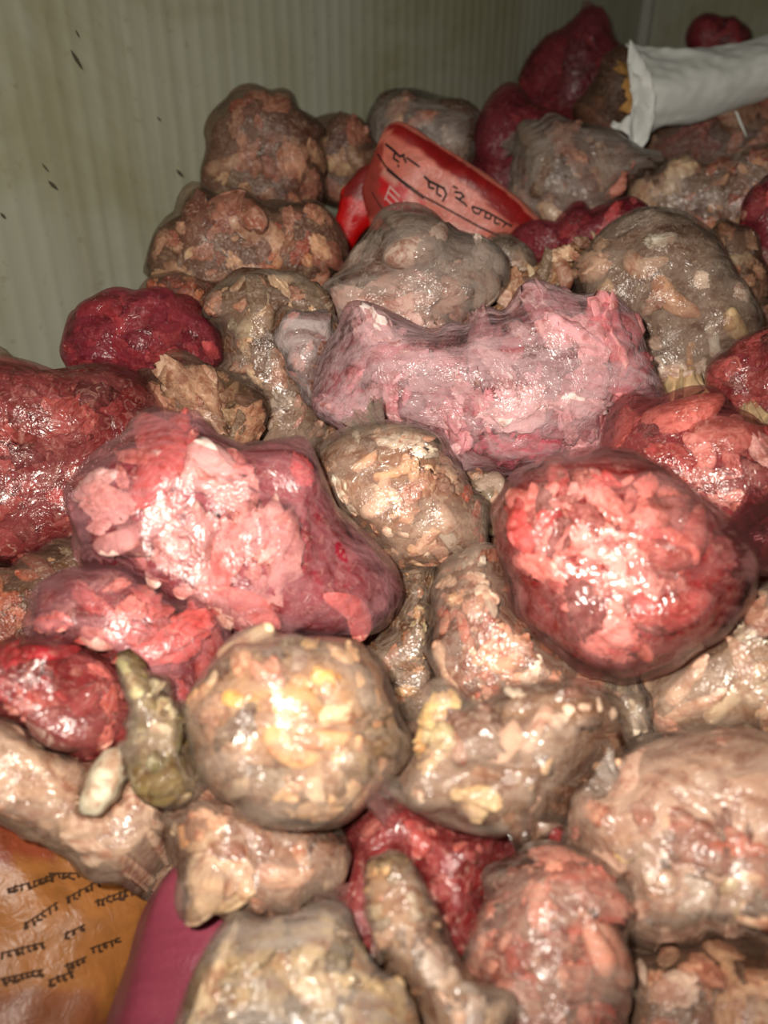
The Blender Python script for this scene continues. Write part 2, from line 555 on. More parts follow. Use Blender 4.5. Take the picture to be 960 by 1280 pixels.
    def put(self, kind, p, n, axis, a, b, c, col, sink=0.25):
        ax = axis - n * (axis @ n); ax /= np.linalg.norm(ax)
        by = np.cross(n, ax)
        cen = p - n * (c * sink)
        R = np.stack([ax, by, n], 1)
        S = R @ np.diag([a, b, c])
        me = self.rng.choice(SHAPES[kind])
        o = bpy.data.objects.new(kind, me); COL.objects.link(o)
        o.parent = self.root
        Mx = Matrix.Identity(4)
        for i in range(3):
            for j in range(3): Mx[i][j] = S[i, j]
            Mx[i][3] = cen[i] - self.base[i]
        o.matrix_basis = Mx
        o.color = lin(col)
        self.balls.append((cen, R, np.array([a, b, c])))
        self.bits.append((o, cen, min(a, b)))
        return o
    def pieces(self, pal, size, n=60, gap=0.8, kind='mixed', mask=None, stretch=(1.0, 1.9), flat=0.6, zones=(), sink=0.25, within=0.98, small=True):
        """scatter frozen pieces of one palette just under the film; zones give a spot its own palette"""
        size = size * 1.22; s = size * self.d / FPX * 0.5
        got = []
        lo, hi = self.out.min(0), self.out.max(0)
        lo = np.maximum(lo, (-60, -60)); hi = np.minimum(hi, (W + 60, H + 60))
        tries = 0
        while len(got) < n and tries < n * 40:
            tries += 1
            u, v = self.rng.uniform(lo[0], hi[0]), self.rng.uniform(lo[1], hi[1])
            q = self.plane(u, v)
            if np.hypot(*q) > within * self.rad(math.atan2(q[1], q[0])): continue
            if mask and not inside(u, v, mask): continue
            if any((u - a) ** 2 + (v - b) ** 2 < (gap * size) ** 2 for a, b in got): continue
            got.append((u, v))
            pl = pal
            for zp, zpal in zones:
                if inside(u, v, zp): pl = zpal
            if pl is None: continue
            col = self.rng.choice(PAL[pl] if isinstance(pl, str) else pl)
            j = self.rng.choice((0.62, 0.78, 0.9, 1.0, 1.04, 1.08))
            col = tuple(min(250, x * j) for x in col)
            p, nn = self.surf(u, v, 0.97)
            an = self.rng.uniform(0, math.pi)
            axis = math.cos(an) * self.X + math.sin(an) * self.Y
            k = s * self.rng.choice((0.6, 0.75, 0.9, 1.0, 1.2, 1.5))
            kd = self.rng.choice(('meat_piece', 'meat_piece', 'skin_piece', 'wing_piece')) if kind == 'mixed' else kind
            o = self.put(kd, p, nn, axis, k * self.rng.uniform(*stretch), k * self.rng.uniform(0.7, 1.0), k * flat, col, sink)
            self.loose.append((o, u, v))
        if small:
            self.pieces(pal, size / 1.22 * 0.52, int(n * 1.3), gap * 1.15, kind, mask, stretch, flat, zones, 0.0, within, False)
        return self
    def piece(self, kind, u1, v1, u2, v2, w, col, thick=0.75, sink=0.1):
        p1, n1 = self.surf(u1, v1, 0.97); p2, n2 = self.surf(u2, v2, 0.97)
        n = n1 + n2; n /= np.linalg.norm(n)
        pm, _ = self.surf((u1 + u2) / 2, (v1 + v2) / 2, 0.97)
        p = np.maximum(((p1 + p2) / 2 - self.C) @ n, (pm - self.C) @ n)
        mid = (p1 + p2) / 2; mid = mid + n * (p - (mid - self.C) @ n)
        a = np.linalg.norm(p2 - p1) / 2 * 1.02
        b = w * self.d / FPX / 2
        # what was scattered there makes room for it
        L2 = (u2 - u1) ** 2 + (v2 - v1) ** 2 + 1e-9
        for it in list(self.loose):
            f = min(1, max(0, ((it[1] - u1) * (u2 - u1) + (it[2] - v1) * (v2 - v1)) / L2))
            if math.hypot(it[1] - u1 - f * (u2 - u1), it[2] - v1 - f * (v2 - v1)) < w * 0.62:
                self.loose.remove(it)
                k = [i for i, x in enumerate(self.bits) if x[0] == it[0]][0]
                del self.bits[k]; del self.balls[k]
                bpy.data.objects.remove(it[0])
        o = self.put(kind, mid, n, p2 - p1, a, b, b * thick, col, sink)
        return self
    def film(self, kind, sub=5, wrinkle=None, freq=7.0, tight=2, gap=0.0018, k=1.0, name='plastic_film', creases=12, crease=0.006, fine=()):
        """the film: the bag's shape pushed out over every piece, then pulled taut between them"""
        P, fs, es = self.shape(sub, k)
        if wrinkle is None: wrinkle = min(0.009, 0.065 * self.rm)
        n1, n2, n3 = Noise(self.seed + 1, freq), Noise(self.seed + 2, freq * 2.1), Noise(self.seed + 4, freq * 4.5)
        Nn = normals(P, fs)
        h = wrinkle * (0.7 * n1(P) + 1.3 * (0.5 - np.abs(n2(P))) + 0.45 * (0.5 - np.abs(n3(P))))
        # long folds of slack film running across the bag
        rs = np.random.RandomState(self.seed + 9)
        lean = rs.uniform(0, math.pi)
        wob = Noise(self.seed + 11, 5)(P)
        for _ in range(creases):
            an = lean + rs.normal() * 0.5
            dv = math.cos(an) * self.X + math.sin(an) * self.Y
            al = -math.sin(an) * self.X + math.cos(an) * self.Y
            x = (P - self.C) @ dv - rs.uniform(-0.85, 0.85) * self.rm + 0.012 * wob
            y = ((P - self.C) @ al) / self.rm - rs.uniform(-0.6, 0.6)
            h = h + crease * rs.uniform(0.4, 1.0) * np.exp(-np.abs(x) / rs.uniform(0.003, 0.008)) * np.exp(-(y / rs.uniform(0.25, 0.6)) ** 2)
        Hf = np.zeros(len(P))
        for (ua, va, ub, vb, m_, gap_, hh) in fine:
            a_, b_ = self.surf(ua, va)[0], self.surf(ub, vb)[0]
            al = (b_ - a_) / np.linalg.norm(b_ - a_); dv = np.cross(self.N, al)
            for i in range(m_):
                x = (P - a_) @ dv + i * gap_ * (1 + 0.2 * rs.normal()) + 0.004 * wob
                y = ((P - (a_ + b_) / 2) @ al) / np.linalg.norm(b_ - a_) - 0.2 * rs.normal()
                Hf = Hf + hh * rs.uniform(0.5, 1.2) * np.exp(-np.abs(x) / 0.0022) * np.exp(-(y / 0.5) ** 4) * ((P - self.C) @ self.N > 0)
        H0 = h
        P = P + Nn * h[:, None]
        def push(P):
            D = P - self.C
            L = np.linalg.norm(D, axis=1); dr = D / L[:, None]
            for cen, R, abc in self.balls:
                e = abc * 1.0 + gap
                near = np.linalg.norm(P - cen, axis=1) < e.max() * 1.6
                if not near.any(): continue
                idx = np.nonzero(near)[0]
                A = (dr[idx] @ R) / e
                B = ((self.C - cen) @ R) / e
                aa = (A * A).sum(1); bb = 2 * (A @ B); cc = B @ B - 1
                disc = bb * bb - 4 * aa * cc
                ok = disc > 0
                s = np.where(ok, (-bb + np.sqrt(np.maximum(disc, 0))) / (2 * aa), 0)
                L[idx] = np.maximum(L[idx], s)
            return self.C + dr * L[:, None]
        P = push(P)
        for _ in range(tight):
            P = smooth(P, es, 2)
            P = push(P)
        P = smooth(P, es, 1, 0.35)
        # keep the fold crests crisp after the pulling taut
        P = P + normals(P, fs) * (0.35 * np.maximum(H0 - wrinkle, 0) + 0.9 * Hf)[:, None]
        self.add(name, P, fs, FILM[kind] if isinstance(kind, str) else kind)
        self.P, self.fs = P, fs
        return self
    def tail(self, u1, v1, u2, v2, w1, w2, mat, name='gathered_end', folds=9, lift=0.0, flare=0.5):
        """the gathered, ruffled end of the bag, from its neck to its free edge"""
        p1, n1 = self.surf(u1, v1, 0.98)
        s = self.d - self.t * 0.3 + lift
        p2 = pt(u2, v2, s)
        ax = p2 - p1; L = np.linalg.norm(ax); ax /= L
        e1 = np.cross(ax, self.N); e1 /= np.linalg.norm(e1)
        e2 = np.cross(e1, ax)
        r1, r2 = w1 * self.d / FPX / 2, w2 * self.d / FPX / 2
        nt, na = 14, 72
        P, F = [], []
        nz = Noise(self.seed + 31, 20)
        ph = self.rng.uniform(0, 6)
        for i in range(nt):
            f = i / (nt - 1)
            r = r1 + (r2 - r1) * f ** 1.4
            for j in range(na):
                a = 2 * math.pi * j / na
                rr = r * (1 + (0.12 + 0.3 * f) * math.sin(folds * a + ph + 1.5 * f) + 0.12 * math.sin((folds * 2 + 3) * a - ph))
                e = L * f * (1 + 0.10 * f * math.sin(4 * a + ph) + 0.06 * f * math.sin(11 * a))
                P.append(p1 + ax * e + e1 * math.cos(a) * rr + e2 * math.sin(a) * rr * flare)
        P = np.array(P)
        P += (nz(P) * 0.0015)[:, None] * self.N
        for i in range(nt - 1):
            for j in range(na):
                j2 = (j + 1) % na
                F.append([i * na + j, i * na + j2, (i + 1) * na + j2, (i + 1) * na + j])
        mesh_np(name, P - self.base, np.array(F), FILM[mat] if isinstance(mat, str) else mat, self.root)
        return self

def inside(u, v, poly):
    c = False
    n = len(poly)
    j = n - 1
    for i in range(n):
        a, b = poly[i], poly[j]
        if (a[1] > v) != (b[1] > v) and u < (b[0] - a[0]) * (v - a[1]) / (b[1] - a[1]) + a[0]:
            c = not c
        j = i
    return c

def settle():
    """bags squash where they meet: whatever lies behind is dented by the bag in front of it, and nothing passes the walls"""
    order = sorted(BAGS, key=lambda b: b.d - 0.5 * b.t)
    final = []
    for n, b in enumerate(order):
        fronts = [a for a in order[:n] if np.linalg.norm(a.C - b.C) < a.er.max() + b.gr.max() + 0.1]
        for o, P in b.meshes:
            P = P.copy()
            for a in fronts:
                x, y, z, rho = a.local(P)
                rho = np.hypot(x, y) / np.interp(np.arctan2(y, x), a.g, a.er)
                k = rho < 1.0
                if not k.any(): continue
                zb = -a.t * 1.12 * (1 - np.minimum(rho, 1) ** a.PW) ** (1 / a.PW) - 0.009
                k &= z > zb
                P[k] += np.outer((zb - z)[k], a.N)
            s = (P[:, :2] - W1) @ WN
            k = s < 0.012
            P[k, :2] += np.outer(0.012 - s[k], WN)
            s = (W2 - P[:, :2]) @ WD
            k = s < 0.012
            P[k, :2] -= np.outer(0.012 - s[k], WD)
            o.data.vertices.foreach_set('co', (P - b.base).ravel())
            o.data.update()
            final.append(P)
        # what room the settled bag really takes up, for those behind it
        D = P - b.C
        th = np.arctan2(D @ b.Y, D @ b.X); hy = np.hypot(D @ b.X, D @ b.Y)
        free = np.abs(D @ b.N) < b.t * 1.4
        er = b.gr.copy()
        np.maximum.at(er, np.clip(np.round((th[free] + math.pi) / (2 * math.pi) * 180).astype(int), 0, 180), np.minimum(hy[free], 1.15 * b.rad(th[free])))
        e = er[:-1]
        e = np.maximum(np.maximum(e, np.roll(e, 1)), np.maximum(np.roll(e, -1), np.roll(e, 2)))
        b.er = np.r_[e, e[0]] + 0.003
        if not b.bits: continue
        
        bv = BVHTree.FromPolygons(P.tolist(), b.fs.tolist()) if (len(b.meshes) > 1 and hasattr(b, 'P')) else None
        for o, cen, r in b.bits:
            gone = (cen[:2] - W1) @ WN < 1.6 * r + 0.02
            for a in fronts:
                x, y, z, rho = a.local(cen[None])
                if rho[0] < 1.0 and z[0] > -a.t * 0.95: gone = True
            if bv is not None and not gone:
                for step in range(5):
                    m = o.matrix_basis.copy()
                    c = m.translation + Vector(b.base)
                    worst, wn = 0.0, None
                    for ax, f in ((0, .8), (0, -.8), (1, .8), (1, -.8), (2, .75), (2, 0.0)):
                        e = c + m.col[ax].xyz * f
                        q, nn, i, dist = bv.find_nearest(e)
                        out = 0.0012 - (q - e).dot(nn)
                        if out > worst: worst, wn = out, nn
                    if wn is None: break
                    if worst > 0.05: gone = True; break
                    m.translation = m.translation - wn * worst * 1.05
                    if step >= 2:
                        for ax in range(3):
                            for k in range(3): m[k][ax] *= 0.85
                    o.matrix_basis = m
                if worst > 0.008: gone = True
            if gone: bpy.data.objects.remove(o)
    return np.vstack(final)

# ---------------------------------------------------------------- the mound of packed meat beneath the bags in view
def mound(cloud):
    ys, zs = [], []
    for v in range(1500, -250, -50):
        p = pt(480, v, heap_d(v) + 0.10)
        ys.append(p[1]); zs.append(p[2])
    cell = 0.03
    low = {}
    for (i, j), z in zip(np.floor(cloud[:, :2] / cell).astype(int).tolist(), cloud[:, 2].tolist()):
        if z < low.get((i, j), 9): low[(i, j)] = z
    na, nb = 170, 130
    A = np.linspace(-3.3, -0.02, na); B = np.linspace(0.02, 2.3, nb)
    ga, gb = np.meshgrid(A, B)
    xy = W2 + ga.ravel()[:, None] * WD + gb.ravel()[:, None] * WN
    z = np.interp(xy[:, 1], ys, zs)
    z = z - 0.22 * np.exp(-(gb.ravel() / 0.22) ** 2) - 0.25 * np.exp(-(ga.ravel() / 0.3) ** 2)
    P = np.c_[xy, z]
    n1, n2 = Noise(5, 5.5), Noise(6, 14)
    P[:, 2] += 0.015 * n1(P) + 0.015 * np.abs(n2(P))
    # pressed down under every bag that lies on it
    for k in range(len(P)):
        i, j = int(math.floor(P[k, 0] / cell)), int(math.floor(P[k, 1] / cell))
        m = min(low.get((i + a, j + c), 9) for a in (-1, 0, 1) for c in (-1, 0, 1))
        if m - 0.006 < P[k, 2]: P[k, 2] = m - 0.006
    P[:, 2] = np.maximum(P[:, 2], 0.1)
    F = [[j * na + i, j * na + i + 1, (j + 1) * na + i + 1, (j + 1) * na + i][::-1] for j in range(nb - 1) for i in range(na - 1)]
    n0 = len(P)
    rim = list(range(na)) + [j * na + na - 1 for j in range(1, nb)] + [(nb - 1) * na + i for i in range(na - 2, -1, -1)] + [j * na for j in range(nb - 2, 0, -1)]
    Q = P[rim].copy(); Q[:, 2] = 0.0
    F += [[rim[k], n0 + k, n0 + (k + 1) % len(rim), rim[(k + 1) % len(rim)]] for k in range(len(rim))]
    o = mesh_np('packed_meat', np.vstack([P, Q]), np.array(F), MEAT)
    o.color = lin((150, 104, 80))
    tag(o, 'brown mass of packed frozen meat showing dark in the gaps under the bags', 'meat', kind='stuff')
# ---------------------------------------------------------------- the bags, from the far end of the heap towards the camera
CLEAR = 'clear plastic bags of frozen chicken'
RED = 'red plastic bags of frozen meat'

# --- far corner, behind the white sack
b = Bag('red_meat_bag', 'dark red bag with a pointed twisted top, standing highest against the corner of the walls', 'bag',
        [(652, 150), (654, 100), (672, 62), (710, 52), (738, 46), (772, 62), (790, 90), (785, 140), (760, 168), (715, 172), (672, 165)], 0.18, group=RED)
b.block((96, 34, 40)).pieces('dark', 36, 26, zones=()).film('crimson', 4)
b.tail(738, 52, 734, 6, 26, 10, 'crimson', 'twisted_top', 5)
b = Bag('red_meat_bag', 'dim dark red bag peeping over the top edge of the white sack', 'bag',
        [(866, 60), (868, 36), (885, 24), (910, 22), (930, 32), (936, 62), (920, 100), (880, 100)], 0.12, group=RED)
b.block((80, 34, 34)).pieces('dark', 30, 8).film('crimson', 4)
b = Bag('red_meat_bag', 'dark red bag tucked beneath the pointed red bag, behind the printed packet', 'bag',
        [(600, 230), (602, 180), (618, 148), (650, 140), (690, 148), (712, 180), (700, 230), (670, 262), (630, 262)], 0.10, group=RED)
b.block((110, 36, 46)).pieces('dark', 34, 14).film('crimson', 4)
b = Bag('chicken_bag', 'dull clear bag of meat wedged between the pointed red bag and the torn sack mouth', 'bag',
        [(728, 150), (735, 112), (750, 86), (790, 80), (830, 100), (830, 150), (800, 175), (750, 172)], 0.02, group=CLEAR)
b.block((90, 62, 46)).pieces([(112, 76, 56), (96, 58, 48), (132, 84, 64)], 34, 12).film('dull', 4)
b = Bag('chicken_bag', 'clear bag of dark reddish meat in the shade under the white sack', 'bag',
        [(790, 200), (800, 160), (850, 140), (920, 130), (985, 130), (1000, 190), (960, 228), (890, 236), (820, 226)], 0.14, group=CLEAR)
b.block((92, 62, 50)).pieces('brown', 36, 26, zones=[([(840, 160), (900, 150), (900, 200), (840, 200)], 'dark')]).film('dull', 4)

# --- along the ribbed wall
b = Bag('chicken_bag', 'tall brown clear bag sitting highest against the ribbed wall', 'bag',
        [(246, 228), (256, 180), (272, 148), (290, 122), (320, 112), (352, 120), (384, 142), (392, 178), (402, 238), (385, 262), (340, 272), (300, 274), (262, 260)], -0.20, t=0.10, group=CLEAR)
b.block((118, 82, 66)).pieces('brown', 34, 44, zones=[([(250, 210), (330, 210), (330, 270), (250, 270)], 'tan')]).film('dull', 5)
b = Bag('chicken_bag', 'small brown clear bag between the tall wall-side bag and the red printed packet', 'bag',
        [(393, 215), (396, 178), (410, 152), (430, 146), (450, 158), (464, 190), (468, 240), (440, 262), (405, 255)], -0.02, group=CLEAR)
b.block((112, 78, 60)).pieces('brown', 30, 8, zones=[([(410, 180), (460, 180), (460, 220), (410, 220)], 'tan')]).film('dull', 4)
b = Bag('chicken_bag', 'clear greyish bag with a loose flat fold on top, directly behind the red printed packet', 'bag',
        [(462, 210), (466, 150), (482, 122), (512, 113), (545, 124), (572, 124), (596, 142), (608, 180), (604, 230), (560, 258), (500, 250)], 0.08, group=CLEAR)
b.block((104, 80, 66)).pieces('brown', 36, 16)
b.piece('skin_piece', 560, 150, 590, 205, 46, (168, 134, 112), 0.5, 0.0)
b.film('cloudy', 4)
b = Bag('chicken_bag', 'wide brown clear bag spreading below the tall wall-side bag', 'bag',
        [(182, 330), (200, 292), (232, 264), (272, 250), (320, 262), (370, 262), (410, 275), (420, 320), (400, 350), (340, 366), (280, 372), (230, 366), (196, 350)], -0.17, t=0.085, group=CLEAR)
b.block((116, 80, 62)).pieces('brown', 30, 50, zones=[([(180, 300), (250, 300), (250, 360), (180, 360)], 'tan'), ([(330, 280), (390, 280), (390, 330), (330, 330)], 'rust')]).film('dull', 5)
b = Bag('chicken_bag', 'brown clear bag of dark giblets just beside the red loop of the printed packet', 'bag',
        [(300, 320), (330, 282), (380, 266), (420, 285), (432, 330), (424, 370), (390, 392), (340, 390), (306, 364)], -0.10, group=CLEAR)
b.block((104, 70, 58)).pieces('brown', 30, 26, zones=[([(350, 340), (410, 340), (410, 390), (350, 390)], 'rust')]).film('cloudy', 4)
b = Bag('chicken_bag', 'bag of rust-coloured trimmings on top of the crimson bag by the wall', 'bag',
        [(160, 400), (172, 372), (200, 352), (240, 348), (275, 362), (285, 395), (278, 425), (240, 436), (196, 428)], -0.12, group=CLEAR)
b.block((120, 62, 46)).pieces('rust', 28, 26).film('dull', 4)
b = Bag('red_meat_bag', 'crimson bag pressed against the ribbed wall below the rust-coloured trimmings', 'bag',
        [(84, 430), (92, 400), (120, 374), (165, 366), (210, 395), (262, 412), (272, 450), (262, 480), (220, 500), (160, 500), (110, 478)], -0.11, group=RED)
b.block((118, 36, 48)).pieces('dark', 40, 30, zones=[([(180, 430), (270, 430), (270, 500), (180, 500)], 'flesh')]).film('crimson', 5)
b = Bag('chicken_bag', 'rust-brown clear bag showing only its top over the deep red bag at the wall foot', 'bag',
        [(-60, 490), (-50, 460), (-10, 448), (25, 455), (56, 475), (70, 520), (20, 540), (-40, 530)], -0.06, t=0.06, group=CLEAR)
b.block((120, 72, 52)).pieces('rust', 30, 14).film('dull', 4)

# --- red printed packet
def paint(P, base, polys):
    """the printed design as a colour per vertex of the packet"""
    c = np.tile(np.array(lin(base)[:3]), (len(P), 1))
    D = P - CAM
    w = D @ FWD
    U = 480 + FPX * (D @ RGT) / w; V = 640 - FPX * (D @ UPV) / w
    for poly, col in polys:
        k = np.array([inside(u, v, poly) for u, v in zip(U, V)])
        c[k] = lin(col)[:3]
    return c

PRINT = print_material('printed_plastic', 0.38, 0.35)
INK = plain_material('black_ink', (0.012, 0.01, 0.01, 1), 0.6, 0.1, 40, 0.0, 0.2)
def drape(bvh, pts, width, d, root, base, mat, name='lettering', lift=0.0008):
    """a printed stroke lying on the surface it is printed on"""
    Q = []
    for i in range(len(pts) - 1):
        for f in np.linspace(0, 1, 5, endpoint=False):
            Q.append((pts[i][0] + (pts[i + 1][0] - pts[i][0]) * f, pts[i][1] + (pts[i + 1][1] - pts[i][1]) * f))
    Q.append(pts[-1])
    hits = []
    for u, v in Q:
        r = ray(u, v)
        h = bvh.ray_cast(Vector(CAM), Vector(r / np.linalg.norm(r)))
        if h[0] is None: continue
        n = np.array(h[1]); n = n if n @ r < 0 else -n
        hits.append((np.array(h[0]) + n * lift, n))
    V, F = [], []
    for i, (p, n) in enumerate(hits):
        q = hits[min(i + 1, len(hits) - 1)][0] - hits[max(i - 1, 0)][0]
        s = np.cross(q, n); L = np.linalg.norm(s)
        if L < 1e-9: return [], []
        s = s / L * width * d / FPX / 2
        V += [p + s - base, p - s - base]
        if i: F.append([2 * i - 2, 2 * i - 1, 2 * i + 1, 2 * i])
    return V, F
def lettering(bag, strokes, mat, name='lettering'):
    bvh = BVHTree.FromPolygons(bag.P.tolist(), bag.fs.tolist())
    V, F = [], []
    for pts, w in strokes:
        v, f = drape(bvh, pts, w, bag.d, bag.root, bag.base, mat)
        F += [[a + len(V) for a in q] for q in f]; V += v
    if V:
        mesh_np(name, np.array(V), np.array(F), mat, bag.root)

b = Bag('printed_packet', 'folded red plastic packet printed with a line of black lettering, propped among the far bags', 'packet',
        [(476, 190), (486, 166), (500, 156), (520, 165), (560, 190), (604, 220), (645, 250), (690, 300), (660, 320), (600, 330), (520, 320), (470, 290), (456, 240)], -0.10, t=0.055)
P, fs, es = b.shape(5)
nz = Noise(77, 9)
P = P + b.N * (nz(P) * 0.004)[:, None]
col = paint(P, (224, 124, 106), [
    ([(485, 150), (500, 156), (560, 190), (645, 250), (690, 300), (660, 296), (600, 246), (556, 212), (503, 172), (480, 160)], (150, 26, 26)),
    ([(462, 180), (480, 180), (476, 215), (484, 272), (450, 275), (440, 220)], (160, 62, 54)),
    ([(474, 222), (486, 216), (510, 240), (524, 256), (520, 290), (495, 285), (480, 262)], (214, 30, 42)),
    ([(512, 252), (528, 250), (535, 262), (532, 290), (512, 290)], (220, 50, 56)),
    ([(478, 212), (530, 262), (600, 294), (660, 315), (655, 340), (560, 305), (520, 262), (484, 226)], (226, 156, 142))])
b.add('folded_film', P, fs, PRINT, col)
b.P, b.fs = P, fs
ST = [([(472, 192), (482, 208), (500, 224), (530, 246), (560, 262), (600, 284), (640, 302)], 2.2),     # the ruled line
      ([(483, 212), (500, 226), (515, 238), (530, 249)], 1.6),
      ([(465, 240), (474, 256), (488, 270)], 1.4),
      # the word near the fold
      ([(482, 180), (492, 188), (500, 196), (506, 193)], 3.0), ([(494, 190), (492, 198), (499, 203)], 2.6), ([(504, 195), (508, 204)], 2.4),
      ([(508, 197), (518, 204), (525, 209)], 2.4), ([(497, 206), (499, 209)], 2.4),
      # the second word and its numeral
      ([(530, 220), (536, 226), (548, 232), (556, 236)], 3.0), ([(536, 226), (536, 234), (543, 236)], 2.6), ([(547, 232), (546, 242), (552, 246)], 2.6),
      ([(555, 236), (558, 243), (553, 252)], 2.6),
      ([(568, 240), (576, 241), (580, 246), (573, 249), (569, 246)], 2.6), ([(573, 249), (580, 254), (584, 258)], 2.4), ([(566, 232), (572, 236)], 2.2),
      # the third word
      ([(590, 258), (602, 262), (614, 268), (626, 275), (640, 283)], 2.4), ([(590, 258), (592, 265), (598, 268), (602, 262)], 2.2),
      ([(608, 265), (606, 272), (613, 274), (614, 268)], 2.2), ([(619, 272), (618, 279), (625, 280)], 2.2), ([(628, 275), (632, 280), (628, 284)], 2.0)]
lettering(b, ST, INK)
WHITEINK = plain_material('white_ink', lin((214, 186, 176)), 0.5, 0.1, 40, 0.0, 0.3)
lettering(b, [([(488, 234), (500, 246)], 1.6), ([(485, 240), (498, 253)], 1.6), ([(482, 247), (494, 260)], 1.6), ([(488, 232), (481, 250)], 1.4),
              ([(506, 250), (500, 268)], 1.4), ([(518, 258), (513, 274)], 1.4)], WHITEINK)
# its bright red back, curling down beside the packet's face
lb = b
o_ = Bag('printed_packet_curl', 'x', 'packet', [(420, 325), (420, 280), (428, 238), (450, 214), (474, 202), (482, 240), (470, 272), (446, 300), (432, 334)], -0.09, t=0.03, vref=250)
Pc, fc, _ = o_.shape(4)
me_root = o_.root
mesh_np('curled_side', Pc - lb.base, fc, PRINT, lb.root, paint(Pc, (208, 14, 18), [([(424, 250), (440, 215), (480, 195), (484, 240), (462, 250), (440, 246)], (130, 30, 28))]))
bpy.data.objects.remove(me_root); BAGS.remove(o_)

# --- white sack across the top
SACK = plain_material('white_sack_paper', lin((240, 243, 238)), 0.7, 0.06, 12, 0.5, 0.2)
KRAFT = plain_material('kraft_liner', lin((206, 156, 92)), 0.75, 0.25, 30, 0.3, 0.2)
def sack():
    d0 = 1.98
    r = bpy.data.objects.new('paper_sack', None); COL.objects.link(r)
    tag(r, 'torn white paper sack with a brown lining, lying over the far bags', 'sack')
    top = [(782, 52), (800, 56), (840, 62), (880, 60), (920, 53), (960, 44), (1060, 24), (1160, 4)]
    bot = [(800, 178), (818, 164), (845, 156), (880, 150), (920, 136), (960, 124), (1060, 108), (1160, 100)]
    base = pt(880, 160, d0); r.location = base
    nz, nz2, nz3 = Noise(301, 5), Noise(302, 13), Noise(303, 30)
    nt, na = 60, 64
    rg = random.Random(4)
    jag = [rg.uniform(-1, 1) for _ in range(na)]
    def tube(name, f0, mat, shrink, jagamp, seed, f1=1.0, dshift=0.0):
        P, F = [], []
        for i in range(nt):
            f = i / (nt - 1)
            for j in range(na):
                a = 2 * math.pi * j / na
                jj = jagamp * (0.6 * jag[j] + 0.5 * math.sin(5 * a + seed) + 0.4 * math.sin(9 * a + 2 * seed)) * (1 - f) ** 3
                g = f0 + (f1 - f0) * f + jj
                x = g * (len(top) - 1)
                k = int(np.clip(math.floor(x), 0, len(top) - 2)); w = x - k
                T = np.array(top[k]) * (1 - w) + np.array(top[k + 1]) * w
                B = np.array(bot[k]) * (1 - w) + np.array(bot[k + 1]) * w
                cc = (T + B) / 2; hh = (B - T) / 2 * shrink
                uv = cc - hh * math.cos(a)
                dd = d0 + 0.10 * f + dshift - math.sin(a) * 0.065 * shrink * (1.0 - 0.25 * math.cos(2 * a))
                P.append(pt(uv[0], uv[1], dd))
        P = np.array(P)
        rid = 1 - np.abs(nz2(P * np.array([0.25, 1, 1.6])))
        P = P + (0.010 * nz(P) + 0.007 * rid + 0.0025 * nz3(P))[:, None] * np.array([0, -0.8, 0.6])
        for i in range(nt - 1):
            for j in range(na):
                j2 = (j + 1) % na
                F.append([i * na + j, (i + 1) * na + j, (i + 1) * na + j2, i * na + j2])
        o = mesh_np(name, P - base, np.array(F), mat, r)
        m = o.modifiers.new('thickness', 'SOLIDIFY'); m.thickness = 0.0012; m.offset = 0
        return o
    tube('sack_wall', 0.02, SACK, 1.0, 0.035, 1.0)
    tube('brown_lining', -0.075, KRAFT, 0.62, 0.075, 2.2, 0.8)
    # the torn collar that hangs down from the mouth
    cl = [(786, 52), (800, 70), (812, 92), (820, 120), (818, 150), (812, 172), (802, 186), (792, 182), (784, 172), (772, 166), (762, 158), (766, 152),
          (775, 157), (780, 150), (786, 148), (790, 128), (788, 110), (792, 92), (784, 78)]
    bm = bmesh.new()
    vs = []
    for k, (u, v) in enumerate(cl):
        vs.append(bm.verts.new(Vector(pt(u, v, d0 - 0.075 + 0.012 * math.sin(k * 2.1)) - base)))
    f = bm.faces.new(vs)
    bmesh.ops.triangulate(bm, faces=[f])
    bmesh.ops.subdivide_edges(bm, edges=list(bm.edges), cuts=3, use_grid_fill=True)
    for v in bm.verts:
        p = np.array([v.co[:]])
        v.co += Vector((0, -0.8, 0.6)) * float(0.008 * nz2(p)[0] + 0.004 * nz3(p)[0])
    me = bpy.data.meshes.new('torn_collar'); bm.to_mesh(me); bm.free()
    me.materials.append(SACK); me.polygons.foreach_set('use_smooth', [True] * len(me.polygons))
    o = bpy.data.objects.new('torn_collar', me); COL.objects.link(o); o.parent = r
    m = o.modifiers.new('thickness', 'SOLIDIFY'); m.thickness = 0.0025
    # a loose shred under it
    s = [(918, 138), (924, 154), (932, 170), (934, 172), (930, 160), (922, 140)]
    P = np.array([pt(u, v, d0 - 0.02) for u, v in s] + [pt(u, v, d0 - 0.014) for u, v in s])
    F = [[0, 1, 4, 5], [1, 2, 3, 4], [11, 10, 7, 6], [10, 9, 8, 7]]
    mesh_np('loose_shred', (P - base), np.array(F), SACK, r)
sack()

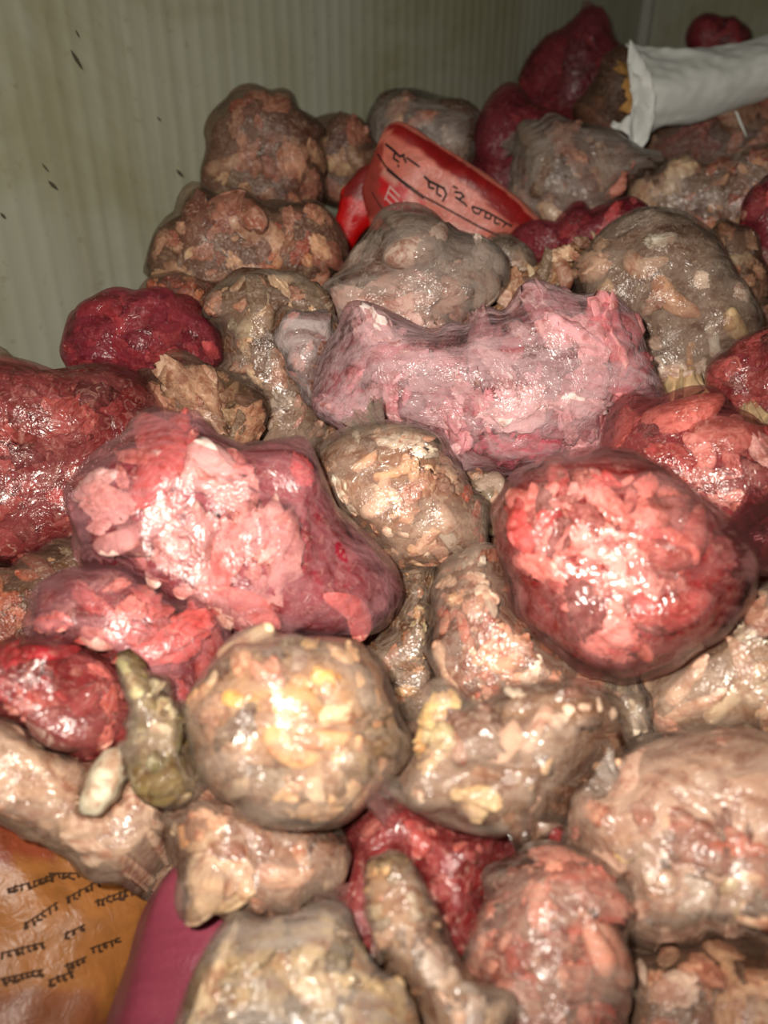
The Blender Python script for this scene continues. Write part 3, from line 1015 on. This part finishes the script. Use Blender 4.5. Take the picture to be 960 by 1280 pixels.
# --- upper middle
b = Bag('chicken_bag', 'clear bag of pinkish meat before the dark red bags, below the sack mouth', 'bag',
        [(640, 240), (648, 205), (668, 178), (700, 162), (738, 162), (780, 180), (818, 200), (822, 232), (800, 262), (752, 282), (700, 300), (664, 290)], -0.02, group=CLEAR)
b.block((126, 86, 70)).pieces('brown', 38, 34, zones=[([(680, 260), (720, 260), (720, 300), (680, 300)], 'tan'), ([(740, 210), (790, 210), (790, 260), (740, 260)], 'tan')]).film('cloudy', 5)
b.tail(665, 190, 650, 170, 24, 40, 'cloudy', 'gathered_end', 8, 0.02)
b = Bag('chicken_bag', 'bag of crusty tan and rust-coloured chicken scraps below the white sack', 'bag',
        [(795, 245), (815, 215), (860, 210), (910, 205), (950, 188), (1010, 180), (1010, 250), (940, 280), (900, 305), (850, 300), (812, 280)], 0.0, t=0.08, group=CLEAR)
b.block((120, 76, 54)).pieces('rust', 28, 60, zones=[([(790, 220), (860, 220), (870, 300), (790, 300)], 'tan')]).film('clear', 5)
b = Bag('red_meat_bag', 'crimson bag squeezed under the pinkish brown clear bag, behind the round grey bag', 'bag',
        [(630, 310), (650, 296), (690, 300), (730, 275), (780, 252), (806, 258), (800, 290), (770, 320), (730, 345), (680, 362), (640, 350)], -0.03, t=0.07, group=RED)
b.block((130, 26, 50)).pieces('dark', 30, 12, zones=[([(740, 250), (800, 250), (800, 290), (740, 290)], 'flesh')]).film('crimson', 5)
b = Bag('red_meat_bag', 'dark red bag standing upright at the picture edge, beside the clear brown bag', 'bag',
        [(930, 290), (936, 245), (960, 225), (1010, 225), (1030, 300), (1010, 370), (965, 385), (942, 350)], -0.08, group=RED)
b.block((110, 36, 46)).pieces('dark', 36, 12, zones=[([(945, 240), (1000, 240), (1000, 300), (945, 300)], 'flesh')]).film('crimson', 4)
b = Bag('chicken_bag', 'loose clear bag of brown scraps behind the round grey bag', 'bag',
        [(880, 330), (885, 295), (905, 275), (935, 290), (955, 350), (960, 410), (930, 440), (895, 410)], 0.02, group=CLEAR)
b.block((112, 84, 64)).pieces('tan', 28, 20).film('dull', 4)
b = Bag('chicken_bag', 'small clear bag showing a pale scrap between the whitish bag and the crimson bag', 'bag',
        [(598, 340), (604, 312), (630, 302), (662, 316), (672, 340), (655, 372), (620, 382), (600, 368)], -0.05, group=CLEAR)
b.block((130, 104, 84)).pieces('grey', 30, 10).film('clear', 4)
b = Bag('chicken_neck', 'crusty tan strip of chicken neck running between the whitish bag and the round grey bag', 'meat',
        [(562, 385), (600, 358), (650, 340), (700, 318), (734, 288), (752, 300), (732, 340), (690, 362), (640, 384), (600, 410), (570, 412)], -0.15, t=0.04)
b.block((196, 150, 108)).pieces('tan', 22, 44, zones=[([(560, 370), (640, 370), (640, 430), (560, 430)], 'pale')], sink=0.1)
b = Bag('chicken_bag', 'frosted whitish bag in front of the red printed packet', 'bag',
        [(408, 405), (412, 372), (430, 338), (462, 304), (510, 284), (560, 286), (600, 306), (622, 338), (618, 372), (580, 392), (540, 425), (480, 440), (430, 430)], -0.13, t=0.12, group=CLEAR)
b.block((140, 108, 96)).pieces('grey', 52, 40, zones=[([(410, 360), (480, 360), (480, 430), (410, 430)], 'rosy'), ([(480, 340), (600, 340), (600, 400), (480, 400)], 'rosy')]).film('cloudy', 5, 0.006)
b = Bag('chicken_bag', 'round greyish clear bag of chicken pieces with a crumpled yellowish end', 'bag',
        [(728, 370), (734, 330), (760, 295), (800, 276), (845, 280), (885, 305), (910, 345), (938, 390), (940, 420), (915, 450), (880, 478), (840, 490), (815, 470), (800, 430), (765, 405), (736, 395)], -0.13, t=0.13, group=CLEAR)
b.block((140, 112, 96)).pieces('grey', 50, 22, gap=1.1)
for a in (('wing_piece', 815, 350, 872, 400, 34, (228, 176, 140)), ('wing_piece', 775, 325, 835, 330, 36, (214, 176, 152)), ('wing_piece', 742, 390, 762, 350, 40, (214, 180, 150)),
          ('skin_piece', 795, 395, 835, 355, 34, (206, 168, 150)), ('wing_piece', 905, 390, 935, 425, 30, (210, 178, 134)), ('bone_piece', 890, 405, 900, 450, 22, (206, 200, 190)),
          ('skin_piece', 800, 300, 850, 300, 30, (196, 190, 176)), ('bone_piece', 866, 430, 862, 465, 14, (204, 150, 100))):
    b.piece(*a)
b.film('clear', 5, 0.005)
CRUMP = plain_material('stained_film', lin((206, 176, 136)), 0.35, 0.35, 40, 0.6, 0.6)
b.tail(850, 468, 848, 506, 40, 66, CRUMP, 'crumpled_end', 11, -0.05, 0.8)

# --- left, middle height
b = Bag('chicken_bag', 'tall brown clear bag with a smooth empty fold, beside the frosted whitish bag', 'bag',
        [(255, 420), (268, 365), (300, 340), (345, 345), (400, 380), (425, 420), (430, 480), (425, 540), (390, 575), (330, 575), (292, 520), (262, 470)], -0.04, t=0.10, group=CLEAR)
b.block((124, 88, 66)).pieces('tan', 36, 46, zones=[([(320, 400), (365, 400), (365, 470), (320, 470)], [(150, 100, 78), (140, 96, 76)]), ([(300, 490), (350, 490), (350, 560), (300, 560)], 'grey'), ([(360, 480), (430, 480), (430, 570), (360, 570)], 'brown')]).film('clear', 5)
b = Bag('chicken_bag', 'small pinkish clear bag with a sharp folded edge leaning on the tall brown bag', 'bag',
        [(355, 395), (372, 392), (400, 412), (425, 440), (432, 480), (412, 505), (385, 490), (364, 450)], -0.14, t=0.05, group=CLEAR)
b.block((156, 116, 104)).pieces('rosy', 28, 14).film('frosted', 4)
b = Bag('chicken_bag', 'yellowish brown clear bag behind the top edge of the large pink-red bag', 'bag',
        [(180, 520), (190, 485), (220, 470), (270, 465), (312, 490), (320, 540), (300, 580), (240, 590), (195, 570)], -0.05, t=0.08, group=CLEAR)
b.block((126, 100, 66)).pieces('tan', 38, 22).film('dull', 5)
b = Bag('red_meat_bag', 'deep red bag, the largest along the wall foot, nearest the picture edge', 'bag',
        [(-90, 560), (-70, 500), (0, 480), (60, 470), (120, 462), (165, 480), (188, 520), (186, 570), (150, 610), (125, 650), (90, 690), (40, 705), (-40, 690), (-90, 640)], -0.05, t=0.12, group=RED)
b.block((128, 34, 36)).pieces('dark', 60, 30, zones=[([(40, 600), (150, 560), (150, 660), (60, 660)], 'flesh')]).film('red', 5, 0.006)

# --- middle
b = Bag('chicken_bag', 'clear bag of chicken wings lying between the two large red bags', 'bag',
        [(405, 600), (412, 570), (440, 545), (480, 532), (530, 538), (560, 575), (590, 620), (608, 660), (606, 690), (580, 710), (540, 725), (500, 715), (450, 670), (415, 630)], -0.05, t=0.105, group=CLEAR)
b.block((168, 122, 96)).pieces('pale', 34, 60, zones=[([(570, 620), (620, 620), (620, 700), (590, 700)], [(170, 80, 60), (150, 66, 52)])])
for a in (('wing_piece', 440, 590, 470, 562, 22, (236, 190, 156)), ('wing_piece', 500, 590, 512, 562, 22, (238, 188, 154)), ('bone_piece', 464, 596, 500, 586, 18, (234, 188, 150)),
          ('wing_piece', 545, 640, 575, 665, 40, (216, 178, 156))):
    b.piece(*a)
b.film('clear', 5)
b.tail(470, 540, 452, 520, 26, 46, 'clear', 'gathered_end', 8, 0.0)
b = Bag('chicken_bag', 'small whitish clear bag end poking up between the wing bag and the glossy red bag', 'bag',
        [(582, 610), (590, 594), (620, 594), (640, 620), (634, 655), (610, 668), (594, 650)], 0.0, t=0.04, group=CLEAR)
b.block((150, 132, 100)).pieces('grey', 24, 8).film('clear', 4)
b = Bag('meat_bag', 'large pink bag marbled with white, lying across the middle under the round grey bag', 'bag',
        [(404, 510), (410, 470), (425, 430), (470, 405), (520, 420), (570, 425), (640, 400), (710, 392), (760, 405), (795, 440), (812, 490), (800, 530), (750, 560), (690, 572), (620, 590), (560, 582), (500, 545), (440, 545)], -0.12, t=0.12)
b.block((176, 92, 100)).pieces('marble', 52, 70, gap=0.7, zones=[([(770, 420), (830, 420), (820, 560), (770, 540)], [(208, 136, 140), (196, 116, 122)]), ([(500, 410), (600, 415), (590, 450), (500, 440)], [(130, 74, 76), (150, 110, 108)]), ([(600, 560), (700, 530), (720, 580), (580, 600)], [(196, 90, 110), (206, 110, 128)])], kind='skin_piece').film('pink', 5, 0.006, 9)
b = Bag('red_meat_bag', 'bright red bag with a crumpled pale end beside the round grey bag', 'bag',
        [(900, 495), (905, 460), (925, 438), (965, 420), (1030, 430), (1040, 500), (1010, 560), (960, 560), (915, 530)], -0.10, group=RED)
b.block((150, 40, 56)).pieces('dark', 40, 14, zones=[([(900, 440), (950, 440), (950, 500), (900, 500)], 'flesh')]).film('red', 5)
b.tail(935, 508, 950, 548, 20, 44, CRUMP, 'crumpled_end', 9, -0.06, 0.8)
b = Bag('red_meat_bag', 'red bag resting behind and above the glossy cling-wrapped red bag', 'bag',
        [(770, 570), (790, 530), (830, 512), (880, 512), (930, 530), (985, 570), (1000, 640), (985, 700), (930, 715), (860, 690), (800, 650)], -0.08, t=0.12, group=RED)
b.block((150, 48, 58)).pieces('flesh', 60, 26, zones=[([(870, 550), (960, 550), (960, 630), (870, 630)], 'rosy'), ([(780, 515), (860, 515), (860, 560), (780, 560)], 'dark')]).film('red', 5, 0.006)
b = Bag('red_meat_bag', 'glossy red bag stretched tight over pale pink meat, with fine parallel stretch creases', 'bag',
        [(626, 690), (628, 640), (645, 590), (690, 572), (740, 565), (790, 570), (850, 610), (900, 650), (930, 690), (925, 740), (890, 790), (840, 825), (790, 842), (740, 835), (690, 800), (650, 750)], -0.17, t=0.13, group=RED)
b.block((156, 30, 34), 0.95).pieces('flesh', 36, 60, gap=0.7, mask=[(640, 640), (665, 596), (740, 585), (850, 612), (862, 660), (846, 770), (800, 815), (748, 820), (722, 770), (672, 720)], zones=[
    ([(665, 600), (790, 600), (800, 690), (830, 720), (825, 775), (760, 800), (720, 740), (665, 700)], 'rosy')]).film('gloss', 6, 0.003, 9, tight=2, creases=8,
    fine=[(690, 606, 830, 650, 9, 0.0075, 0.0035), (700, 640, 800, 668, 4, 0.010, 0.003)])
b.tail(905, 690, 965, 668, 46, 90, 'crimson', 'gathered_end', 9, 0.03)
b = Bag('red_meat_bag', 'large pink-red bag with long soft creases, in the middle of the heap', 'bag',
        [(110, 640), (118, 605), (160, 570), (215, 548), (250, 545), (300, 562), (345, 555), (380, 560), (400, 590), (420, 640), (455, 690), (490, 730), (488, 770), (450, 795), (400, 795), (340, 775), (285, 790), (235, 785), (185, 750), (140, 700)], -0.13, t=0.13, group=RED)
b.block((150, 30, 50), 0.93).pieces('flesh', 60, 40, gap=0.8, mask=[(110, 600), (230, 545), (300, 580), (310, 640), (345, 660), (350, 740), (330, 770), (230, 780), (140, 700)], zones=[
    ([(115, 600), (300, 570), (350, 640), (350, 740), (230, 770), (140, 690)], 'rosy')], stretch=(1.3, 2.2), flat=0.4)
b.pieces('flesh', 60, 3, mask=[(415, 710), (470, 710), (480, 770), (425, 785)], flat=0.3, small=False).piece('skin_piece', 372, 565, 380, 620, 44, (214, 96, 96), 0.4)
b.film('rose', 6, 0.008, 5, tight=3, creases=6, fine=[(160, 600, 230, 760, 4, 0.05, 0.010), (290, 575, 330, 690, 2, 0.05, 0.008), (405, 640, 415, 790, 2, 0.035, 0.008)])

# --- lower left
b = Bag('chicken_bag', 'rust-brown clear bag between the deep red bag and the lower red bags', 'bag',
        [(-60, 770), (-40, 730), (20, 728), (60, 700), (110, 680), (140, 700), (130, 740), (70, 780), (60, 820), (0, 840), (-50, 820)], 0.02, t=0.07, group=CLEAR)
b.block((116, 78, 48)).pieces('rust', 38, 26, zones=[([(60, 680), (140, 680), (140, 760), (60, 760)], 'tan')]).film('dull', 4)
b = Bag('red_meat_bag', 'dull rose bag under the near edge of the large pink-red bag', 'bag',
        [(50, 775), (60, 745), (100, 725), (150, 728), (200, 765), (255, 790), (280, 830), (270, 880), (230, 905), (150, 890), (90, 850), (60, 810)], -0.08, t=0.09, group=RED)
b.block((140, 52, 54)).pieces('flesh', 52, 24, zones=[([(180, 790), (280, 790), (270, 890), (180, 890)], [(190, 84, 76), (206, 104, 94)])]).film('rose', 5)
b = Bag('red_meat_bag', 'red bag beside the silvery crumpled film, lowest of the red bags along the wall side', 'bag',
        [(-70, 880), (-40, 830), (20, 812), (80, 815), (130, 830), (170, 870), (180, 920), (140, 945), (95, 960), (50, 945), (20, 915), (-50, 920)], -0.09, t=0.10, group=RED)
b.block((156, 52, 56)).pieces('flesh', 50, 26, zones=[([(-20, 810), (70, 810), (60, 870), (-20, 870)], [(176, 50, 62), (190, 66, 72)])]).film('red', 5)
b = Bag('skin_bag', 'smooth beige bag of plucked skin above the orange printed sack', 'bag',
        [(-80, 960), (-40, 905), (20, 915), (60, 945), (110, 960), (180, 975), (225, 1000), (228, 1060), (205, 1095), (160, 1100), (110, 1085), (70, 1050), (0, 1015), (-60, 1000)], -0.045, t=0.08)
b.block((220, 184, 156), sub=6).film('clear', 6, 0.006, 4, 4, creases=5, crease=0.006)
b = Bag('printed_sack', 'orange printed sack with smudged slanting lines of black writing, beneath the beige bag', 'sack',
        [(-160, 1020), (-60, 1000), (10, 1010), (70, 1050), (130, 1090), (184, 1110), (172, 1180), (128, 1290), (110, 1400), (0, 1430), (-160, 1400)], 0.10, t=0.10)
P, fs, es = b.shape(5)
nz, nz2 = Noise(501, 4), Noise(502, 11)
P = P + b.N * (0.006 * nz(P) - 0.006 * np.abs(nz2(P)))[:, None]
c = paint(P, (172, 112, 58), [([(-200, 1000), (30, 1000), (90, 1060), (60, 1080), (-200, 1060)], (146, 72, 44)), ([(-200, 1240), (120, 1240), (140, 1290), (60, 1500), (-200, 1500)], (146, 88, 56))])
b.add('woven_wall', P, fs, PRINT, c)
b.P, b.fs = P, fs
rg = random.Random(9)
S = []
for (u1, v1, u2, v2) in ((8, 1112, 70, 1094), (60, 1092, 100, 1092), (82, 1124, 125, 1100), (30, 1156, 72, 1128), (0, 1192, 55, 1178), (80, 1168, 106, 1156),
                         (0, 1224, 54, 1212), (80, 1208, 108, 1196), (112, 1186, 150, 1172), (60, 1226, 92, 1214), (118, 1128, 168, 1110)):
    n = max(3, int(abs(u2 - u1) / 7))
    S.append(([(u1, v1), (u2, v2)], 2.2))
    for i in range(n):
        f = (i + 0.5) / n
        u, v = u1 + (u2 - u1) * f, v1 + (v2 - v1) * f
        S.append(([(u, v - rg.uniform(0, 3)), (u + rg.uniform(-3, 3), v + rg.uniform(4, 9)), (u + rg.uniform(0, 6), v + rg.uniform(3, 8))], rg.uniform(2.5, 4.5)))
FADED = plain_material('faded_ink', lin((72, 48, 30)), 0.7, 0.2, 60, 0.0, 0.2)
lettering(b, S, FADED)

# --- bottom
CRIM = film_material('crimson_sheet_film', (0.85, 0.3, 0.4, 1), lin((148, 66, 84)), 0.82, 0.97, rough=0.35, seed=3.3, bump=0.25, gloss=0.6)
b = Bag('plastic_bag', 'smooth crimson plastic bag lying slack at the bottom, under the pale bag', 'bag',
        [(130, 1340), (150, 1230), (175, 1150), (205, 1085), (250, 1070), (330, 1110), (400, 1120), (460, 1120), (505, 1180), (510, 1260), (480, 1380), (300, 1420)], 0.05, t=0.08)
b.block((140, 48, 70), 0.8).film(CRIM, 5, 0.005, 4)
b = Bag('skin_bag', 'pale beige clear bag with grey spots, at the bottom on the crimson plastic', 'bag',
        [(240, 1320), (248, 1262), (276, 1204), (310, 1168), (360, 1172), (400, 1150), (428, 1165), (440, 1195), (480, 1225), (505, 1250), (520, 1330), (480, 1400), (300, 1410)], -0.06, t=0.08)
b.block((196, 172, 136), sub=5).pieces([(206, 182, 144), (196, 170, 130), (214, 192, 158)], 60, 26, gap=0.7, kind='skin_piece', flat=0.35)
b.piece('meat_piece', 330, 1222, 352, 1244, 20, (160, 112, 80)).piece('meat_piece', 388, 1250, 412, 1262, 28, (140, 132, 124)).film('cloudy', 5)
b = Bag('red_meat_bag', 'red bag low in the heap beneath the shiny clear bag of bones', 'bag',
        [(395, 1130), (420, 1070), (440, 1030), (475, 985), (520, 985), (570, 1010), (640, 1030), (690, 1030), (710, 1080), (700, 1150), (660, 1210), (600, 1260), (540, 1270), (490, 1230), (430, 1180)], 0.0, t=0.10, group=RED)
b.block((142, 44, 46)).pieces('flesh', 54, 34, zones=[([(420, 1030), (470, 1030), (470, 1100), (420, 1100)], 'rosy'), ([(470, 990), (560, 1010), (600, 1080), (560, 1120), (490, 1080)], 'dark'), ([(420, 1130), (510, 1160), (510, 1240), (440, 1220)], [(150, 40, 56), (160, 52, 66)])]).film('red', 5, 0.006)
b = Bag('meat_bag', 'rosy bag of raw meat at the bottom, beside the bag of bony necks', 'bag',
        [(590, 1230), (600, 1150), (640, 1090), (690, 1060), (740, 1090), (770, 1160), (775, 1240), (760, 1320), (690, 1360), (620, 1340)], -0.02, t=0.09)
b.block((168, 96, 84)).pieces([(204, 128, 112), (186, 108, 96), (214, 148, 128), (172, 92, 84)], 50, 40).film('clear', 5)
b = Bag('chicken_bag', 'clear bag of bony chicken necks lying lengthwise over the low red bag', 'bag',
        [(462, 1120), (466, 1085), (490, 1068), (522, 1085), (535, 1130), (560, 1190), (595, 1240), (615, 1300), (600, 1360), (540, 1360), (510, 1290), (490, 1210), (472, 1160)], -0.09, t=0.05, group=CLEAR)
b.block((178, 138, 106)).pieces('tan', 32, 44, zones=[([(460, 1060), (540, 1060), (540, 1110), (460, 1110)], [(214, 176, 128), (206, 162, 112)]), ([(500, 1190), (600, 1190), (600, 1300), (500, 1300)], 'grey')])
b.piece('bone_piece', 510, 1110, 520, 1150, 26, (198, 190, 170)).piece('bone_piece', 545, 1235, 570, 1215, 24, (226, 200, 180)).film('clear', 5)
b = Bag('chicken_bag', 'clear bag with a smooth hollow and pale skin folds, next to the beige bag', 'bag',
        [(212, 1030), (225, 995), (270, 985), (330, 1005), (400, 1030), (430, 1050), (432, 1095), (410, 1130), (380, 1160), (330, 1165), (280, 1145), (235, 1110)], -0.045, t=0.08, group=CLEAR)
b.block((164, 122, 100)).pieces('tan', 40, 20, zones=[([(280, 1020), (370, 1020), (370, 1080), (280, 1080)], [(170, 122, 102), (162, 116, 96)])])
for a in (('skin_piece', 250, 1000, 295, 1030, 40, (214, 166, 136)), ('wing_piece', 320, 1095, 400, 1095, 34, (232, 188, 160)), ('wing_piece', 250, 1130, 330, 1110, 24, (232, 200, 160)),
          ('wing_piece', 375, 1050, 390, 1085, 26, (222, 178, 148)), ('bone_piece', 220, 1030, 232, 1060, 20, (196, 140, 96)), ('wing_piece', 300, 1060, 315, 1095, 20, (226, 190, 160))):
    b.piece(*a)
b.film('clear', 5)
b.tail(395, 1120, 425, 1128, 24, 46, 'clear', 'gathered_end', 8, 0.02)
b = Bag('film_scrap', 'silvery yellowish crumpled scrap of clear film standing beside the lowest red bag', 'film',
        [(150, 830), (165, 815), (185, 850), (210, 880), (245, 915), (250, 950), (235, 985), (200, 1000), (170, 985), (165, 940), (170, 890)], -0.15, t=0.04)
b.block((140, 120, 76)).pieces([(206, 196, 150), (180, 164, 112), (222, 214, 178), (160, 140, 96)], 26, 20)
for a in (('bone_piece', 152, 822, 178, 880, 26, (190, 182, 134)), ('wing_piece', 185, 990, 245, 950, 32, (232, 224, 194)), ('meat_piece', 192, 900, 212, 925, 26, (222, 210, 178))):
    b.piece(*a)
b.film('clear', 5, 0.005)
b = Bag('bone', 'whitish rounded bone end lying on the beige bag, next to the silvery film', 'bone',
        [(100, 1000), (108, 965), (130, 938), (158, 935), (160, 965), (145, 1000), (122, 1020), (104, 1015)], -0.12, t=0.035)
P, fs, es = b.shape(4, 1.0, 0.002, 12, 1)
o = b.add('bone_shaft', P, fs, MEAT); o.color = lin((222, 212, 184))

# --- centre front
b = Bag('chicken_bag', 'clear bag of small brown giblets in the gap behind the big bag of pale chicken', 'bag',
        [(455, 800), (470, 740), (500, 715), (550, 715), (575, 760), (570, 840), (550, 900), (500, 905), (465, 870)], 0.03, t=0.07, group=CLEAR)
b.block((110, 78, 54)).pieces([(190, 146, 108), (160, 112, 82), (206, 170, 126), (140, 96, 70), (176, 120, 92), (196, 176, 136)], 28, 60, gap=0.7, stretch=(1.1, 1.9)).film('clear', 5)
b = Bag('chicken_bag', 'clear bag of reddish minced trimmings with one long pale bone, below the wing bag', 'bag',
        [(545, 830), (550, 780), (555, 720), (590, 690), (630, 690), (665, 740), (700, 790), (750, 830), (760, 870), (720, 910), (650, 920), (590, 910), (556, 880)], -0.03, t=0.10, group=CLEAR)
b.block((150, 96, 76)).pieces([(206, 140, 118), (190, 112, 92), (214, 164, 136), (180, 96, 80), (222, 180, 150)], 24, 110, gap=0.75, zones=[([(560, 690), (640, 690), (640, 760), (560, 760)], 'pale'), ([(620, 800), (680, 800), (680, 870), (620, 870)], 'pale'), ([(690, 820), (760, 830), (760, 880), (690, 880)], 'rust')])
b.piece('bone_piece', 552, 800, 580, 880, 26, (222, 184, 154)).film('clear', 5)
b = Bag('chicken_bag', 'shiny clear bag of pale bones with a bright glint, in front of the reddish trimmings', 'bag',
        [(485, 950), (492, 905), (540, 895), (590, 895), (640, 870), (700, 862), (755, 870), (772, 910), (750, 960), (700, 1000), (640, 1032), (590, 1030), (530, 1005)], -0.12, t=0.09, group=CLEAR)
b.block((150, 112, 88)).pieces('pale', 38, 34, zones=[([(490, 905), (560, 905), (560, 970), (490, 970)], [(224, 198, 140), (214, 184, 126), (230, 206, 156)]), ([(650, 930), (710, 930), (710, 1000), (640, 1000)], [(150, 110, 90), (160, 120, 98)])])
for a in (('bone_piece', 700, 985, 742, 900, 24, (218, 184, 146)), ('wing_piece', 610, 960, 650, 900, 50, (224, 186, 162)), ('bone_piece', 655, 940, 690, 880, 30, (216, 182, 162)), ('bone_piece', 565, 890, 590, 960, 34, (176, 112, 88)),
          ('skin_piece', 560, 990, 630, 1010, 44, (212, 182, 140)), ('meat_piece', 660, 980, 690, 995, 26, (220, 190, 140))):
    b.piece(*a)
b.film('clear', 6, 0.004, fine=[(560, 935, 640, 905, 3, 0.018, 0.004)])
b = Bag('chicken_bag', 'big clear bag of pale yellowish chicken pieces, a blunt bone sticking up at its top', 'bag',
        [(244, 900), (250, 870), (272, 830), (290, 800), (335, 792), (370, 795), (420, 800), (450, 815), (475, 860), (492, 910), (488, 960), (460, 1000), (430, 1028), (380, 1025), (320, 1000), (270, 985), (250, 950)], -0.13, t=0.12, group=CLEAR)
b.block((190, 150, 116)).pieces([(230, 192, 150), (222, 178, 132), (236, 206, 172), (214, 164, 118), (232, 186, 128), (206, 158, 122), (226, 200, 172)], 44, 60, gap=0.75,
        zones=[([(240, 880), (300, 880), (320, 980), (250, 980)], [(178, 138, 110), (170, 130, 104)]), ([(320, 800), (380, 800), (370, 840), (320, 840)], [(200, 140, 116), (176, 156, 146)])])
for a in (('bone_piece', 262, 806, 345, 782, 34, (236, 206, 170), 0.8, -0.4), ('meat_piece', 298, 800, 300, 846, 40, (206, 156, 124)), ('meat_piece', 400, 825, 425, 860, 36, (232, 184, 104)), ('meat_piece', 275, 865, 302, 880, 28, (234, 176, 92)),
          ('wing_piece', 325, 920, 400, 955, 44, (232, 184, 130)), ('wing_piece', 395, 900, 450, 880, 36, (230, 204, 168)), ('wing_piece', 420, 960, 460, 920, 34, (228, 190, 146))):
    b.piece(*a)
b.film('clear', 5, 0.004)

b.tail(465, 985, 500, 1008, 30, 56, 'cloudy', 'gathered_end', 8, 0.03)

# --- right front
b = Bag('chicken_bag', 'clear bag of chicken feet with long pale toes, under the glossy red bag', 'bag',
        [(790, 895), (800, 850), (850, 810), (900, 770), (950, 735), (1010, 730), (1030, 820), (1010, 900), (940, 925), (870, 930), (815, 920)], -0.06, t=0.10, group=CLEAR)
b.block((166, 132, 104)).pieces('tan', 40, 26)
for a in (('wing_piece', 806, 890, 888, 818, 32, (240, 204, 176)), ('wing_piece', 822, 902, 912, 862, 24, (230, 194, 166)), ('bone_piece', 800, 862, 872, 806, 24, (224, 190, 156)), ('bone_piece', 838, 838, 905, 786, 22, (216, 184, 150)),
          ('meat_piece', 798, 888, 842, 908, 44, (216, 150, 126)), ('bone_piece', 880, 905, 965, 826, 32, (214, 190, 158)), ('skin_piece', 915, 792, 975, 786, 44, (206, 192, 166)), ('bone_piece', 890, 762, 955, 738, 20, (220, 196, 164)), ('wing_piece', 930, 880, 975, 850, 40, (206, 186, 160))):
    b.piece(*a)
b.film('clear', 5, 0.005)
b = Bag('chicken_claw', 'greyish chicken foot wrapped in film, just below the glossy red bag', 'meat',
        [(758, 862), (770, 846), (795, 846), (806, 870), (808, 905), (818, 935), (795, 925), (776, 898)], -0.08, t=0.03)
b.block((156, 138, 116))
for a in (('bone_piece', 768, 860, 800, 915, 22, (196, 180, 158)), ('bone_piece', 775, 855, 800, 855, 16, (206, 196, 180)), ('bone_piece', 790, 885, 812, 930, 14, (188, 170, 146))):
    b.piece(*a)
b.film('cloudy', 4)
b = Bag('chicken_bag', 'largest clear bag of bony carcass pieces, low down beside the rosy bag', 'bag',
        [(664, 1140), (690, 1110), (725, 1080), (730, 1010), (770, 960), (830, 935), (920, 930), (1020, 945), (1040, 1080), (1020, 1200), (940, 1200), (870, 1195), (790, 1200), (750, 1185), (700, 1175)], -0.05, t=0.12, group=CLEAR)
b.block((212, 172, 150)).pieces('brown', 44, 60, gap=0.75, mask=[(660, 1000), (780, 1000), (840, 1030), (1000, 1050), (1000, 1220), (660, 1220)], zones=[([(840, 1040), (930, 1040), (930, 1110), (840, 1110)], [(206, 130, 110), (192, 112, 92)]), ([(810, 1110), (940, 1110), (940, 1170), (810, 1170)], 'grey')])
for a in (('meat_piece', 735, 1095, 785, 1060, 44, (218, 190, 136)), ('wing_piece', 668, 1150, 745, 1160, 44, (226, 206, 166)), ('meat_piece', 690, 1110, 745, 1105, 34, (190, 106, 80)), ('meat_piece', 730, 1000, 770, 1035, 40, (206, 142, 112)),
          ('bone_piece', 770, 1180, 855, 1182, 24, (234, 194, 172)), ('bone_piece', 890, 1165, 945, 1195, 22, (212, 162, 116)), ('wing_piece', 915, 1120, 940, 1170, 28, (216, 196, 156)), ('skin_piece', 840, 1140, 900, 1110, 46, (206, 190, 176)),
          ('bone_piece', 748, 965, 782, 960, 18, (222, 176, 138)), ('meat_piece', 795, 1130, 815, 1150, 22, (126, 110, 104)), ('meat_piece', 824, 1075, 842, 1090, 18, (110, 90, 80))):
    b.piece(*a)
b.film('clear', 6, 0.004, fine=[(800, 950, 960, 1000, 5, 0.022, 0.006)])
b.tail(770, 985, 745, 968, 30, 60, 'cloudy', 'gathered_end', 9, 0.0)
b = Bag('chicken_bag', 'dim brown clear bag along the bottom edge, beneath the bony carcass pieces', 'bag',
        [(735, 1250), (750, 1205), (820, 1195), (900, 1195), (1000, 1190), (1040, 1260), (1010, 1380), (850, 1400), (760, 1340)], 0.0, t=0.08, group=CLEAR)
b.block((124, 98, 80)).pieces('brown', 50, 30, zones=[([(900, 1190), (980, 1190), (980, 1290), (900, 1290)], 'tan'), ([(770, 1210), (860, 1210), (860, 1260), (770, 1260)], 'grey')]).film('dull', 5)

mound(settle())
